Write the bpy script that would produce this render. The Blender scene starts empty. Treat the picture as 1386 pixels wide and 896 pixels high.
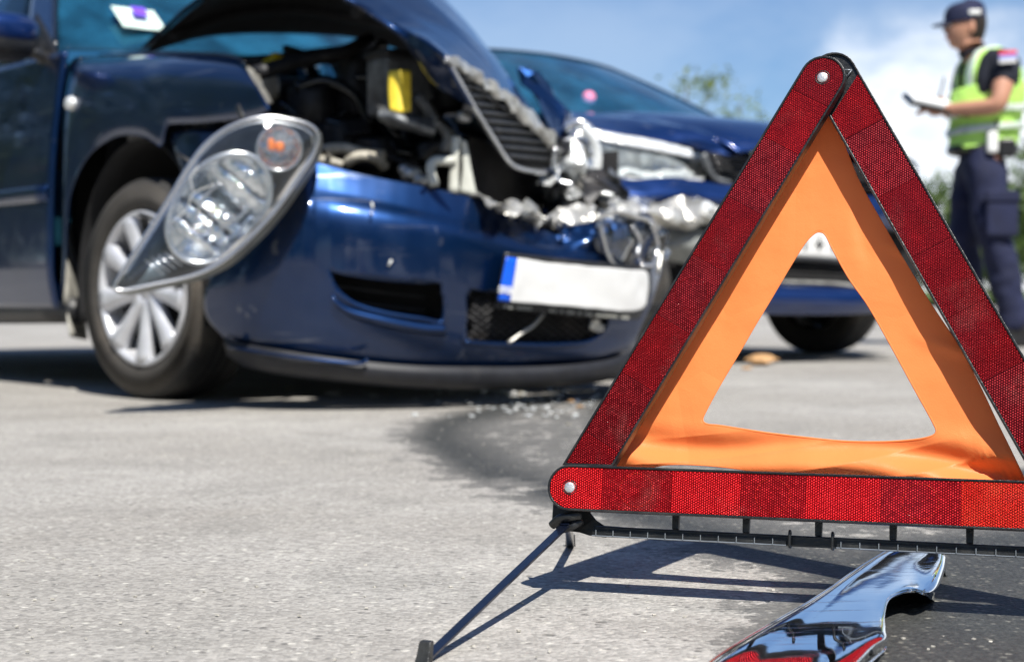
import bpy, bmesh, math, random
import numpy as np
from mathutils import Vector, Matrix, noise
from math import sin, cos, pi, radians, sqrt, atan2
SC = bpy.context.scene
COL = SC.collection
# ------------------------------------------------------------------ camera
FPX, HCAM, HOR = 2200.0, .285, 397.0        # focal length in photo pixels, eye height, horizon row
cam = bpy.data.cameras.new('camera'); camo = bpy.data.objects.new('camera', cam); COL.objects.link(camo)
cam.sensor_width = 36; cam.lens = 36 * FPX / 1386; cam.shift_y = -(448 - HOR) / 1386
cam.clip_start = .05; cam.clip_end = 3000
cam.dof.use_dof = True; cam.dof.focus_distance = 1.5; cam.dof.aperture_fstop = 6.8
camo.location = (0, 0, HCAM); camo.rotation_euler = (pi / 2, 0, 0)
SC.camera = camo
# ------------------------------------------------------------------ sky and sun
SUN = Vector((.24, -.66, 1)).normalized()
ELEV = math.asin(SUN.z); AZ = atan2(SUN.x, SUN.y)
W = bpy.data.worlds.new('World'); SC.world = W; W.use_nodes = True
wn, wl = W.node_tree.nodes, W.node_tree.links
wn.clear()
def N(nt, t, **k):
    n = nt.nodes.new(t)
    for a, b in k.items(): setattr(n, a, b)
    return n
sky = N(W.node_tree, 'ShaderNodeTexSky'); sky.sky_type = 'NISHITA'; sky.sun_disc = False
sky.sun_elevation = ELEV; sky.sun_rotation = AZ; sky.air_density = 1.0; sky.dust_density = .25; sky.ozone_density = 1.6
tc = N(W.node_tree, 'ShaderNodeTexCoord')
mp = N(W.node_tree, 'ShaderNodeMapping'); mp.inputs['Scale'].default_value = (1, 1, 2.0); mp.inputs['Location'].default_value = (.35, .1, .0)
nz = N(W.node_tree, 'ShaderNodeTexNoise'); nz.inputs['Scale'].default_value = 3.6; nz.inputs['Detail'].default_value = 8; nz.inputs['Roughness'].default_value = .56
wl.new(tc.outputs['Generated'], mp.inputs[0]); wl.new(mp.outputs[0], nz.inputs[0])
sep = N(W.node_tree, 'ShaderNodeSeparateXYZ'); wl.new(tc.outputs['Generated'], sep.inputs[0])
def M_(op, a, b=None, c=None, nt=W.node_tree, clamp=False):
    n = N(nt, 'ShaderNodeMath', operation=op); n.use_clamp = clamp
    for i, v in enumerate((a, b, c)):
        if v is None: continue
        if isinstance(v, (int, float)): n.inputs[i].default_value = v
        else: nt.links.new(v, n.inputs[i])
    return n.outputs[0]
# a bank of cumulus on the right hand side of the view, thin veil elsewhere
side = M_('MULTIPLY_ADD', sep.outputs['X'], .85, 0.0)
hgt = M_('MULTIPLY_ADD', sep.outputs['Z'], -1.35, .17)
zed = M_('MULTIPLY', M_('MULTIPLY', M_('SUBTRACT', sep.outputs['X'], .085), 9.0, clamp=True), .150)
nzb = N(W.node_tree, 'ShaderNodeTexNoise'); nzb.inputs['Scale'].default_value = 9; nzb.inputs['Detail'].default_value = 9; nzb.inputs['Roughness'].default_value = .6; wl.new(mp.outputs[0], nzb.inputs[0])
pert = M_('MULTIPLY_ADD', nz.outputs['Fac'], .13, M_('MULTIPLY_ADD', nzb.outputs['Fac'], .07, -.100))
s1 = M_('ADD', M_('SUBTRACT', zed, M_('ABSOLUTE', sep.outputs['Z'])), pert)
ramp = N(W.node_tree, 'ShaderNodeMapRange', interpolation_type='SMOOTHSTEP'); ramp.inputs[1].default_value = -.012; ramp.inputs[2].default_value = .045
wl.new(s1, ramp.inputs[0])
cl = N(W.node_tree, 'ShaderNodeMix', data_type='RGBA')
wl.new(M_('MULTIPLY', ramp.outputs[0], .92), cl.inputs['Factor'])
hs = N(W.node_tree, 'ShaderNodeMix', data_type='RGBA', blend_type='MULTIPLY'); hs.inputs['Factor'].default_value = 1
hs.inputs['B'].default_value = (.72, 1.02, 1.40, 1)
wl.new(sky.outputs[0], hs.inputs['A'])
wl.new(hs.outputs['Result'], cl.inputs['A']); cs = N(W.node_tree, 'ShaderNodeMix', data_type='RGBA'); cs.inputs['A'].default_value = (12.5, 13.6, 15.2, 1); cs.inputs['B'].default_value = (19, 19, 19, 1)
cr_ = N(W.node_tree, 'ShaderNodeMapRange'); cr_.inputs[1].default_value = .38; cr_.inputs[2].default_value = .60; wl.new(nzb.outputs['Fac'], cr_.inputs[0]); wl.new(cr_.outputs[0], cs.inputs['Factor'])
wl.new(cs.outputs['Result'], cl.inputs['B'])
bg = N(W.node_tree, 'ShaderNodeBackground'); bg.inputs[1].default_value = .054
wo = N(W.node_tree, 'ShaderNodeOutputWorld')
veil = N(W.node_tree, 'ShaderNodeMix', data_type='RGBA'); veil.inputs['B'].default_value = (10.6, 12.0, 13.8, 1)
vf = N(W.node_tree, 'ShaderNodeMapRange', interpolation_type='SMOOTHSTEP'); vf.inputs[1].default_value = .36; vf.inputs[2].default_value = .66; vf.inputs[3].default_value = .02; vf.inputs[4].default_value = .38
wl.new(nz.outputs['Fac'], vf.inputs[0])
wl.new(M_('MULTIPLY', vf.outputs[0], M_('MULTIPLY_ADD', M_('ABSOLUTE', sep.outputs['Z']), -1.1, 1.0, clamp=True)), veil.inputs['Factor'])
wl.new(cl.outputs['Result'], veil.inputs['A']); wl.new(veil.outputs['Result'], bg.inputs[0]); wl.new(bg.outputs[0], wo.inputs[0])
sl = bpy.data.lights.new('sun', 'SUN'); sl.energy = 5.0; sl.angle = radians(.5); sl.color = (1, .96, .89)
so = bpy.data.objects.new('sun', sl); COL.objects.link(so); so.rotation_euler = SUN.to_track_quat('Z', 'Y').to_euler()
so.location = (5, -12, 20)
SC.view_settings.view_transform = 'Standard'; SC.view_settings.look = 'None'; SC.view_settings.exposure = 0.53
SC.cycles.use_denoising = True

# ------------------------------------------------------------------ materials
MT = {}
def mat(name, col, rough=.5, metal=0, coat=0, noise_amt=0, noise_scale=20, bump=0, bump_scale=60, spec=.5, trans=0, alpha=1, emit=None, coat_rough=.03, dirt=None):
    m = bpy.data.materials.new(name); m.use_nodes = True; nt = m.node_tree
    b = nt.nodes['Principled BSDF']
    b.inputs['Base Color'].default_value = (*col, 1); b.inputs['Roughness'].default_value = rough
    b.inputs['Metallic'].default_value = metal; b.inputs['Coat Weight'].default_value = coat
    b.inputs['Coat Roughness'].default_value = coat_rough
    b.inputs['Specular IOR Level'].default_value = spec
    b.inputs['Transmission Weight'].default_value = trans; b.inputs['Alpha'].default_value = alpha
    t = N(nt, 'ShaderNodeTexCoord')
    if noise_amt:
        n = N(nt, 'ShaderNodeTexNoise'); n.inputs['Scale'].default_value = noise_scale; n.inputs['Detail'].default_value = 5
        nt.links.new(t.outputs['Object'], n.inputs[0])
        r = N(nt, 'ShaderNodeMapRange'); r.inputs[1].default_value = .3; r.inputs[2].default_value = .7
        r.inputs[3].default_value = 1 - noise_amt; r.inputs[4].default_value = 1 + noise_amt
        nt.links.new(n.outputs['Fac'], r.inputs[0])
        x = N(nt, 'ShaderNodeMix', data_type='RGBA', blend_type='MULTIPLY'); x.inputs['Factor'].default_value = 1
        x.inputs['A'].default_value = (*col, 1); nt.links.new(r.outputs[0], x.inputs['B'])
        out = x.outputs['Result']
        if dirt:
            n2 = N(nt, 'ShaderNodeTexNoise'); n2.inputs['Scale'].default_value = noise_scale * .37; n2.inputs['Detail'].default_value = 8
            nt.links.new(t.outputs['Object'], n2.inputs[0])
            r2 = N(nt, 'ShaderNodeMapRange'); r2.inputs[1].default_value = .52; r2.inputs[2].default_value = .72; r2.inputs[4].default_value = dirt[1]
            nt.links.new(n2.outputs['Fac'], r2.inputs[0])
            x2 = N(nt, 'ShaderNodeMix', data_type='RGBA'); nt.links.new(r2.outputs[0], x2.inputs['Factor'])
            nt.links.new(out, x2.inputs['A']); x2.inputs['B'].default_value = (*dirt[0], 1); out = x2.outputs['Result']
        nt.links.new(out, b.inputs['Base Color'])
    if bump:
        n = N(nt, 'ShaderNodeTexNoise'); n.inputs['Scale'].default_value = bump_scale; n.inputs['Detail'].default_value = 4
        nt.links.new(t.outputs['Object'], n.inputs[0])
        bp = N(nt, 'ShaderNodeBump'); bp.inputs['Strength'].default_value = bump; bp.inputs['Distance'].default_value = .01
        nt.links.new(n.outputs['Fac'], bp.inputs['Height']); nt.links.new(bp.outputs[0], b.inputs['Normal'])
    if emit: b.inputs['Emission Color'].default_value = (*emit[:3], 1); b.inputs['Emission Strength'].default_value = emit[3]
    MT[name] = m; return m
def paint(name, col, metal=.55, rough=.34):
    m = mat(name, col, rough, metal, coat=1, noise_amt=.12, noise_scale=6, bump=.04, bump_scale=3, dirt=((.08, .09, .12), .12))
    nt = m.node_tree; b = nt.nodes['Principled BSDF']
    # flake + fine dust / scratches in the roughness
    t = nt.nodes['Texture Coordinate']
    src = b.inputs['Base Color'].links[0].from_socket
    for sc_, th, colr in (((3, 3, 55), .645, (.20, .22, .26)), ((14, 14, 10), .675, (.33, .35, .38))):
        mpg = N(nt, 'ShaderNodeMapping'); mpg.inputs['Scale'].default_value = sc_; mpg.inputs['Rotation'].default_value = (.12, .1, 0); nt.links.new(t.outputs['Object'], mpg.inputs[0])
        ns_ = N(nt, 'ShaderNodeTexNoise'); ns_.inputs['Scale'].default_value = 1; ns_.inputs['Detail'].default_value = 7; ns_.inputs['Roughness'].default_value = .65; nt.links.new(mpg.outputs[0], ns_.inputs[0])
        rr = N(nt, 'ShaderNodeMapRange'); rr.inputs[1].default_value = th - .03; rr.inputs[2].default_value = th + .03; rr.inputs[4].default_value = .45; nt.links.new(ns_.outputs['Fac'], rr.inputs[0])
        xx = N(nt, 'ShaderNodeMix', data_type='RGBA'); nt.links.new(rr.outputs[0], xx.inputs['Factor']); nt.links.new(src, xx.inputs['A']); xx.inputs['B'].default_value = (*colr, 1); src = xx.outputs['Result']
    nt.links.new(src, b.inputs['Base Color'])
    n = N(nt, 'ShaderNodeTexNoise'); n.inputs['Scale'].default_value = 14; n.inputs['Detail'].default_value = 9
    nt.links.new(t.outputs['Object'], n.inputs[0])
    r = N(nt, 'ShaderNodeMapRange'); r.inputs[1].default_value = .35; r.inputs[2].default_value = .75; r.inputs[3].default_value = .02; r.inputs[4].default_value = .18
    nt.links.new(n.outputs['Fac'], r.inputs[0]); nt.links.new(r.outputs[0], b.inputs['Coat Roughness'])
    return m
paint('navy_paint', (.0006, .021, .088), .84, .36)
paint('blue_paint', (.003, .027, .135), .65, .36)
mat('black_plastic', (.012, .013, .015), .42, noise_amt=.25, noise_scale=40, bump=.15, bump_scale=150, dirt=((.06, .055, .05), .5))
mat('gloss_black', (.006, .007, .009), .16, coat=.5, noise_amt=.2, bump=.05, bump_scale=60)
mat('chin_rubber', (.012, .013, .018), .55, noise_amt=.3, noise_scale=30, dirt=((.035, .033, .03), .5))
mat('liner_black', (.007, .007, .008), .9, noise_amt=.4, noise_scale=15)
mat('engine_dark', (.018, .018, .02), .5, metal=.3, noise_amt=.5, noise_scale=25, bump=.3, bump_scale=40, dirt=((.07, .06, .05), .6))
mat('engine_grey', (.16, .17, .18), .45, metal=.5, noise_amt=.4, noise_scale=30, bump=.3, dirt=((.05, .045, .04), .7))
mat('alloy', (.50, .51, .52), .35, metal=.75, noise_amt=.2, noise_scale=30, dirt=((.2, .19, .17), .5), bump=.1)
mat('silver_trim', (.62, .63, .65), .22, metal=.9, noise_amt=.1)
mat('bent_metal', (.55, .54, .50), .35, metal=.6, noise_amt=.35, noise_scale=18, bump=.6, bump_scale=30, dirt=((.25, .23, .2), .6))
mat('pale_bracket', (.55, .56, .50), .5, noise_amt=.15, noise_scale=20, dirt=((.3, .28, .22), .6))
mat('wheel_silver', (.62, .63, .66), .32, metal=.35, coat=.4, noise_amt=.12, noise_scale=18, dirt=((.22, .2, .17), .5))
mat('rubber', (.022, .021, .020), .75, noise_amt=.3, noise_scale=12, bump=.3, bump_scale=90, dirt=((.10, .085, .065), .8))
mat('sidewall', (.040, .036, .031), .7, noise_amt=.3, noise_scale=10, bump=.2, bump_scale=90, dirt=((.13, .105, .08), .8))
mat('mud_grey', (.38, .37, .33), .8, noise_amt=.3, noise_scale=20, dirt=((.16, .14, .11), .7))
mat('yellow_plastic', (.85, .62, .02), .4, noise_amt=.1)
mat('yellow_tag', (.90, .68, .06), .5, noise_amt=.12, noise_scale=40)
mat('hose_beige', (.42, .39, .32), .5, noise_amt=.3, noise_scale=30)
mat('plate_white', (.66, .66, .65), .4, coat=.3, noise_amt=.05, noise_scale=9, bump=.15, bump_scale=7)
mat('plate_blue', (.0, .10, .72), .4, coat=.3, noise_amt=.05)
mat('print_white', (.75, .76, .74), .5, noise_amt=.1, noise_scale=80)
mat('dull_print', (.30, .30, .27), .5, noise_amt=.1, noise_scale=80)
mat('red_mark', (.30, .02, .03), .4, noise_amt=.2)
mat('chrome', (.80, .84, .90), .035, metal=1.0, noise_amt=.03, noise_scale=8, bump=.012, bump_scale=14, dirt=((.5, .53, .6), .25))
mc_ = MT['chrome']; ntc = mc_.node_tree; pc_ = ntc.nodes['Principled BSDF']; tcc = ntc.nodes['Texture Coordinate']
mpc = N(ntc, 'ShaderNodeMapping'); mpc.inputs['Scale'].default_value = (12, 220, 60); mpc.inputs['Rotation'].default_value = (0, 0, .9); ntc.links.new(tcc.outputs['Object'], mpc.inputs[0])
nc_ = N(ntc, 'ShaderNodeTexNoise'); nc_.inputs['Scale'].default_value = 1; nc_.inputs['Detail'].default_value = 8; ntc.links.new(mpc.outputs[0], nc_.inputs[0])
rc_ = N(ntc, 'ShaderNodeMapRange'); rc_.inputs[1].default_value = .60; rc_.inputs[2].default_value = .72; rc_.inputs[3].default_value = .03; rc_.inputs[4].default_value = .30; ntc.links.new(nc_.outputs['Fac'], rc_.inputs[0]); ntc.links.new(rc_.outputs[0], pc_.inputs['Roughness'])
mat('lens_white', (.85, .87, .86), .14, metal=.3, coat=.6, noise_amt=.25, noise_scale=30, bump=.4, bump_scale=30)
mat('reflector_bowl', (.88, .90, .92), .07, metal=1, noise_amt=.1, noise_scale=20, bump=.9, bump_scale=38)
mat('lamp_housing', (.075, .10, .125), .2, metal=.5, coat=.5, noise_amt=.3, noise_scale=20)
mat('lamp_back', (.20, .21, .20), .45, noise_amt=.25, noise_scale=25, dirt=((.35, .33, .28), .6))
mat('amber', (.75, .20, .04), .15, coat=.8, noise_amt=.15)
mat('glove', (.7, .1, .2), .6, noise_amt=.2)
mat('pink_toy', (.85, .25, .40), .6, noise_amt=.15)
mat('sticker', (.70, .85, .75), .4, noise_amt=.2, noise_scale=25)
mat('sticker_violet', (.20, .08, .75), .4, noise_amt=.1)
mat('seat_dark', (.03, .035, .04), .9, noise_amt=.3)
mat('dash_grey', (.08, .09, .10), .8, noise_amt=.3)
mat('hi_vis', (.52, .88, .17), .75, noise_amt=.08, noise_scale=12, bump=.3, bump_scale=16)
mat('reflective_tape', (.66, .74, .66), .4, metal=.2, noise_amt=.1, noise_scale=15)
mat('navy_cloth', (.008, .012, .044), .85, noise_amt=.25, noise_scale=9, bump=.6, bump_scale=14)
mat('black_cloth', (.008, .010, .020), .85, noise_amt=.25, noise_scale=9, bump=.5, bump_scale=14)
mat('skin', (.50, .25, .16), .5, noise_amt=.1, noise_scale=14)
mat('hair', (.018, .012, .009), .7, noise_amt=.3, noise_scale=60)
mat('lips', (.38, .15, .12), .5, noise_amt=.1)
mat('patch_red', (.75, .04, .07), .7, noise_amt=.1); mat('patch_blue', (.25, .30, .70), .7, noise_amt=.1)
mat('leather_black', (.012, .012, .013), .4, noise_amt=.2)
mat('paper', (.80, .81, .80), .7, noise_amt=.05)
mat('black_nylon', (.010, .011, .012), .36, noise_amt=.25, noise_scale=90, bump=.12, bump_scale=260, dirt=((.07, .07, .065), .5))
mat('strap_steel', (.010, .015, .035), .22, metal=.6, coat=.5, noise_amt=.3, noise_scale=60, bump=.05, bump_scale=90)
mat('clear_rib', (.20, .22, .24), .2, metal=.2, coat=.5, noise_amt=.2, noise_scale=80)
mat('rivet', (.72, .74, .74), .3, metal=.7, noise_amt=.15, noise_scale=200, bump=.2, bump_scale=500)
mat('bark', (.10, .075, .05), .9, noise_amt=.4, noise_scale=8, bump=.6, bump_scale=20)
mat('stone', (.45, .43, .38), .8, noise_amt=.3, noise_scale=50, bump=.4)
mat('dry_leaf', (.48, .28, .13), .7, noise_amt=.3, noise_scale=30, bump=.3)
mat('galvanised', (.55, .57, .58), .45, metal=.5, noise_amt=.15, noise_scale=6)
mat('radiator', (.020, .021, .023), .5, metal=.4, noise_amt=.3, noise_scale=20)

def leafmat(name, a, b):
    m = bpy.data.materials.new(name); m.use_nodes = True; nt = m.node_tree; p = nt.nodes['Principled BSDF']
    g = N(nt, 'ShaderNodeNewGeometry'); r = N(nt, 'ShaderNodeValToRGB')
    r.color_ramp.elements[0].color = (*a, 1); r.color_ramp.elements[1].color = (*b, 1)
    nt.links.new(g.outputs['Random Per Island'], r.inputs[0]); nt.links.new(r.outputs[0], p.inputs['Base Color'])
    p.inputs['Roughness'].default_value = .55
    tr = N(nt, 'ShaderNodeBsdfTranslucent'); nt.links.new(r.outputs[0], tr.inputs[0])
    mx = N(nt, 'ShaderNodeMixShader'); mx.inputs[0].default_value = .35
    o = nt.nodes['Material Output']; nt.links.new(p.outputs[0], mx.inputs[1]); nt.links.new(tr.outputs[0], mx.inputs[2]); nt.links.new(mx.outputs[0], o.inputs[0])
    MT[name] = m
leafmat('leaf_spring', (.10, .16, .03), (.24, .28, .07)); leafmat('leaf_green', (.035, .075, .015), (.12, .19, .03)); leafmat('grass_blade', (.06, .13, .02), (.16, .24, .05))

def glassmat(name, tint, k, body, rough=.02):
    # k = share let through, the rest is the tinted, glossy pane itself
    m = bpy.data.materials.new(name); m.use_nodes = True; nt = m.node_tree; p = nt.nodes['Principled BSDF']
    p.inputs['Base Color'].default_value = (*body, 1); p.inputs['Roughness'].default_value = rough; p.inputs['Coat Weight'].default_value = .6
    n = N(nt, 'ShaderNodeTexNoise'); n.inputs['Scale'].default_value = 5; n.inputs['Detail'].default_value = 6
    t = N(nt, 'ShaderNodeTexCoord'); nt.links.new(t.outputs['Object'], n.inputs[0])
    r = N(nt, 'ShaderNodeMapRange'); r.inputs[3].default_value = rough; r.inputs[4].default_value = rough + .08; nt.links.new(n.outputs['Fac'], r.inputs[0]); nt.links.new(r.outputs[0], p.inputs['Roughness'])
    tr = N(nt, 'ShaderNodeBsdfTransparent'); tr.inputs[0].default_value = (*tint, 1)
    fr = N(nt, 'ShaderNodeLayerWeight'); fr.inputs[0].default_value = .35
    f = M_('MULTIPLY', M_('SUBTRACT', 1.0, fr.outputs['Facing'], nt=nt), k, nt=nt)
    mx = N(nt, 'ShaderNodeMixShader'); nt.links.new(f, mx.inputs[0])
    nt.links.new(p.outputs[0], mx.inputs[1]); nt.links.new(tr.outputs[0], mx.inputs[2]); nt.links.new(mx.outputs[0], nt.nodes['Material Output'].inputs[0])
    MT[name] = m
def paneglass(name, tint, body, bw, ior=1.5, rough=.02):
    m = bpy.data.materials.new(name); m.use_nodes = True; nt = m.node_tree; nt.nodes.remove(nt.nodes['Principled BSDF'])
    tr = N(nt, 'ShaderNodeBsdfTransparent'); tr.inputs[0].default_value = (*tint, 1)
    df = N(nt, 'ShaderNodeBsdfDiffuse'); df.inputs[0].default_value = (*body, 1)
    n = N(nt, 'ShaderNodeTexNoise'); n.inputs['Scale'].default_value = 6; n.inputs['Detail'].default_value = 6; t = N(nt, 'ShaderNodeTexCoord'); nt.links.new(t.outputs['Object'], n.inputs[0])
    r = N(nt, 'ShaderNodeMapRange'); r.inputs[1].default_value = .35; r.inputs[2].default_value = .7; r.inputs[3].default_value = bw * .4; r.inputs[4].default_value = bw * 1.6; nt.links.new(n.outputs['Fac'], r.inputs[0])
    mx = N(nt, 'ShaderNodeMixShader'); nt.links.new(r.outputs[0], mx.inputs[0]); nt.links.new(tr.outputs[0], mx.inputs[1]); nt.links.new(df.outputs[0], mx.inputs[2])
    gl = N(nt, 'ShaderNodeBsdfGlossy'); gl.inputs[0].default_value = (1, 1, 1, 1); gl.inputs['Roughness'].default_value = rough
    fr = N(nt, 'ShaderNodeFresnel'); fr.inputs[0].default_value = ior
    m2 = N(nt, 'ShaderNodeMixShader'); nt.links.new(fr.outputs[0], m2.inputs[0]); nt.links.new(mx.outputs[0], m2.inputs[1]); nt.links.new(gl.outputs[0], m2.inputs[2])
    nt.links.new(m2.outputs[0], nt.nodes['Material Output'].inputs[0]); MT[name] = m
paneglass('windscreen_glass', (.36, .72, .86), (.03, .22, .40), .28, 1.85)
paneglass('side_glass', (.45, .70, .78), (.005, .06, .09), .10)
paneglass('clear_lens', (.96, .98, .99), (.6, .65, .7), .03, 1.5, .03)

# fluorescent fabric of the triangle: lets some of the light through
m = bpy.data.materials.new('orange_fabric'); m.use_nodes = True; nt = m.node_tree; p = nt.nodes['Principled BSDF']
t = N(nt, 'ShaderNodeTexCoord')
p.inputs['Base Color'].default_value = (1.0, .335, .10, 1); p.inputs['Roughness'].default_value = .42; p.inputs['Specular IOR Level'].default_value = .22
tr = N(nt, 'ShaderNodeBsdfTranslucent'); tr.inputs[0].default_value = (1, .13, .015, 1)
mx = N(nt, 'ShaderNodeMixShader'); mx.inputs[0].default_value = .33
n = N(nt, 'ShaderNodeTexNoise'); n.inputs['Scale'].default_value = 14; n.inputs['Detail'].default_value = 6; nt.links.new(t.outputs['Object'], n.inputs[0])
wv = N(nt, 'ShaderNodeTexNoise'); wv.inputs['Scale'].default_value = 900; nt.links.new(t.outputs['Object'], wv.inputs[0])
cv = N(nt, 'ShaderNodeTexVoronoi', feature='DISTANCE_TO_EDGE'); cv.inputs['Scale'].default_value = 9; nt.links.new(t.outputs['Object'], cv.inputs['Vector'])
cvr = N(nt, 'ShaderNodeMapRange'); cvr.inputs[2].default_value = .10; nt.links.new(cv.outputs['Distance'], cvr.inputs[0])
bp0 = N(nt, 'ShaderNodeBump'); bp0.inputs['Strength'].default_value = .22; bp0.inputs['Distance'].default_value = .0022; nt.links.new(cvr.outputs[0], bp0.inputs['Height'])
bp = N(nt, 'ShaderNodeBump'); bp.inputs['Strength'].default_value = .45; bp.inputs['Distance'].default_value = .005; nt.links.new(n.outputs['Fac'], bp.inputs['Height']); nt.links.new(bp0.outputs[0], bp.inputs['Normal'])
bp2 = N(nt, 'ShaderNodeBump'); bp2.inputs['Strength'].default_value = .20; bp2.inputs['Distance'].default_value = .001; nt.links.new(wv.outputs['Fac'], bp2.inputs['Height']); nt.links.new(bp.outputs[0], bp2.inputs['Normal'])
nt.links.new(bp2.outputs[0], p.inputs['Normal']); nt.links.new(bp2.outputs[0], tr.inputs['Normal'])
nt.links.new(p.outputs[0], mx.inputs[1]); nt.links.new(tr.outputs[0], mx.inputs[2]); nt.links.new(mx.outputs[0], nt.nodes['Material Output'].inputs[0])
MT['orange_fabric'] = m

def prismmat(name, dark, light, tilt, cell, gloss):
    """red retro-reflector: small prism facets (real facet normals per cell) under a clear skin"""
    m = bpy.data.materials.new(name); m.use_nodes = True; nt = m.node_tree; p = nt.nodes['Principled BSDF']
    t = N(nt, 'ShaderNodeTexCoord')
    mp = N(nt, 'ShaderNodeMapping'); mp.inputs['Scale'].default_value = (1, 1.15, .02); nt.links.new(t.outputs['Object'], mp.inputs[0])
    v = N(nt, 'ShaderNodeTexVoronoi'); v.inputs['Scale'].default_value = cell; v.inputs['Randomness'].default_value = .62
    nt.links.new(mp.outputs[0], v.inputs['Vector'])
    g = N(nt, 'ShaderNodeNewGeometry')
    sc = N(nt, 'ShaderNodeVectorMath', operation='SUBTRACT'); sc.inputs[1].default_value = (.5, .5, .5); nt.links.new(v.outputs['Color'], sc.inputs[0])
    s2 = N(nt, 'ShaderNodeVectorMath', operation='SCALE'); s2.inputs['Scale'].default_value = tilt * .55; nt.links.new(sc.outputs[0], s2.inputs[0])
    ad = N(nt, 'ShaderNodeVectorMath', operation='ADD'); nt.links.new(g.outputs['Normal'], ad.inputs[0]); nt.links.new(s2.outputs[0], ad.inputs[1])
    nm = N(nt, 'ShaderNodeVectorMath', operation='NORMALIZE'); nt.links.new(ad.outputs[0], nm.inputs[0])
    sx = N(nt, 'ShaderNodeSeparateXYZ'); nt.links.new(t.outputs['Object'], sx.inputs[0]); K = 2 * pi / .0020
    ca = M_('COSINE', M_('MULTIPLY', sx.outputs[0], K, nt=nt), nt=nt)
    cb = M_('COSINE', M_('ADD', M_('MULTIPLY', sx.outputs[0], K * .5, nt=nt), M_('MULTIPLY', sx.outputs[1], K * .866, nt=nt), nt=nt), nt=nt)
    cc_ = M_('COSINE', M_('SUBTRACT', M_('MULTIPLY', sx.outputs[0], K * .5, nt=nt), M_('MULTIPLY', sx.outputs[1], K * .866, nt=nt), nt=nt), nt=nt)
    hx = M_('ADD', ca, M_('ADD', cb, cc_, nt=nt), nt=nt)
    d = N(nt, 'ShaderNodeMapRange'); d.inputs[1].default_value = 2.6; d.inputs[2].default_value = -1.2; nt.links.new(hx, d.inputs[0])
    hb = N(nt, 'ShaderNodeBump'); hb.inputs['Strength'].default_value = tilt; hb.inputs['Distance'].default_value = .0006; nt.links.new(hx, hb.inputs['Height']); nt.links.new(nm.outputs[0], hb.inputs['Normal'])
    n = N(nt, 'ShaderNodeTexNoise'); n.inputs['Scale'].default_value = 55; n.inputs['Detail'].default_value = 5; nt.links.new(t.outputs['Object'], n.inputs[0])
    f = M_('MULTIPLY_ADD', n.outputs['Fac'], 1.2, M_('MULTIPLY_ADD', d.outputs[0], -.9, .1, nt=nt), nt=nt, clamp=True)
    cr = N(nt, 'ShaderNodeMix', data_type='RGBA'); cr.inputs['A'].default_value = (*dark, 1); cr.inputs['B'].default_value = (*light, 1); nt.links.new(f, cr.inputs['Factor'])
    du = N(nt, 'ShaderNodeTexNoise'); du.inputs['Scale'].default_value = 21; du.inputs['Detail'].default_value = 10; du.inputs['Roughness'].default_value = .7; nt.links.new(t.outputs['Object'], du.inputs[0])
    dr = N(nt, 'ShaderNodeMapRange'); dr.inputs[1].default_value = .55; dr.inputs[2].default_value = .75; dr.inputs[4].default_value = .22; nt.links.new(du.outputs['Fac'], dr.inputs[0])
    dc = N(nt, 'ShaderNodeMix', data_type='RGBA'); nt.links.new(dr.outputs[0], dc.inputs['Factor']); nt.links.new(cr.outputs['Result'], dc.inputs['A']); dc.inputs['B'].default_value = (.22, .10, .09, 1)
    nt.links.new(dc.outputs['Result'], p.inputs['Base Color'])
    p.inputs['Metallic'].default_value = .60; p.inputs['Roughness'].default_value = gloss; nt.links.new(hb.outputs[0], p.inputs['Normal'])
    p.inputs['Specular IOR Level'].default_value = .2; p.inputs['Coat Weight'].default_value = .22; p.inputs['Coat Roughness'].default_value = .06
    sc2 = N(nt, 'ShaderNodeTexNoise'); sc2.inputs['Scale'].default_value = 9; sc2.inputs['Detail'].default_value = 9; nt.links.new(t.outputs['Object'], sc2.inputs[0])
    bp = N(nt, 'ShaderNodeBump'); bp.inputs['Strength'].default_value = .1; bp.inputs['Distance'].default_value = .002; nt.links.new(sc2.outputs['Fac'], bp.inputs['Height']); nt.links.new(bp.outputs[0], p.inputs['Coat Normal'])
    MT[name] = m
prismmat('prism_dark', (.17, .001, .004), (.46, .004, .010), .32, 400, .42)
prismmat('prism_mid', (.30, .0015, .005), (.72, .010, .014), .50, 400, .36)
prismmat('side_prism_dark', (.08, .0006, .003), (.24, .002, .007), .35, 400, .42)  # side arm copies: weaker prism reflection put into a darker base colour
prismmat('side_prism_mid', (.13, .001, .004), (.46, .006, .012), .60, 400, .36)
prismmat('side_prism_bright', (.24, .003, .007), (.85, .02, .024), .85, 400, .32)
prismmat('prism_bright', (.62, .012, .010), (1.0, .13, .06), .72, 400, .32)

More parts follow.
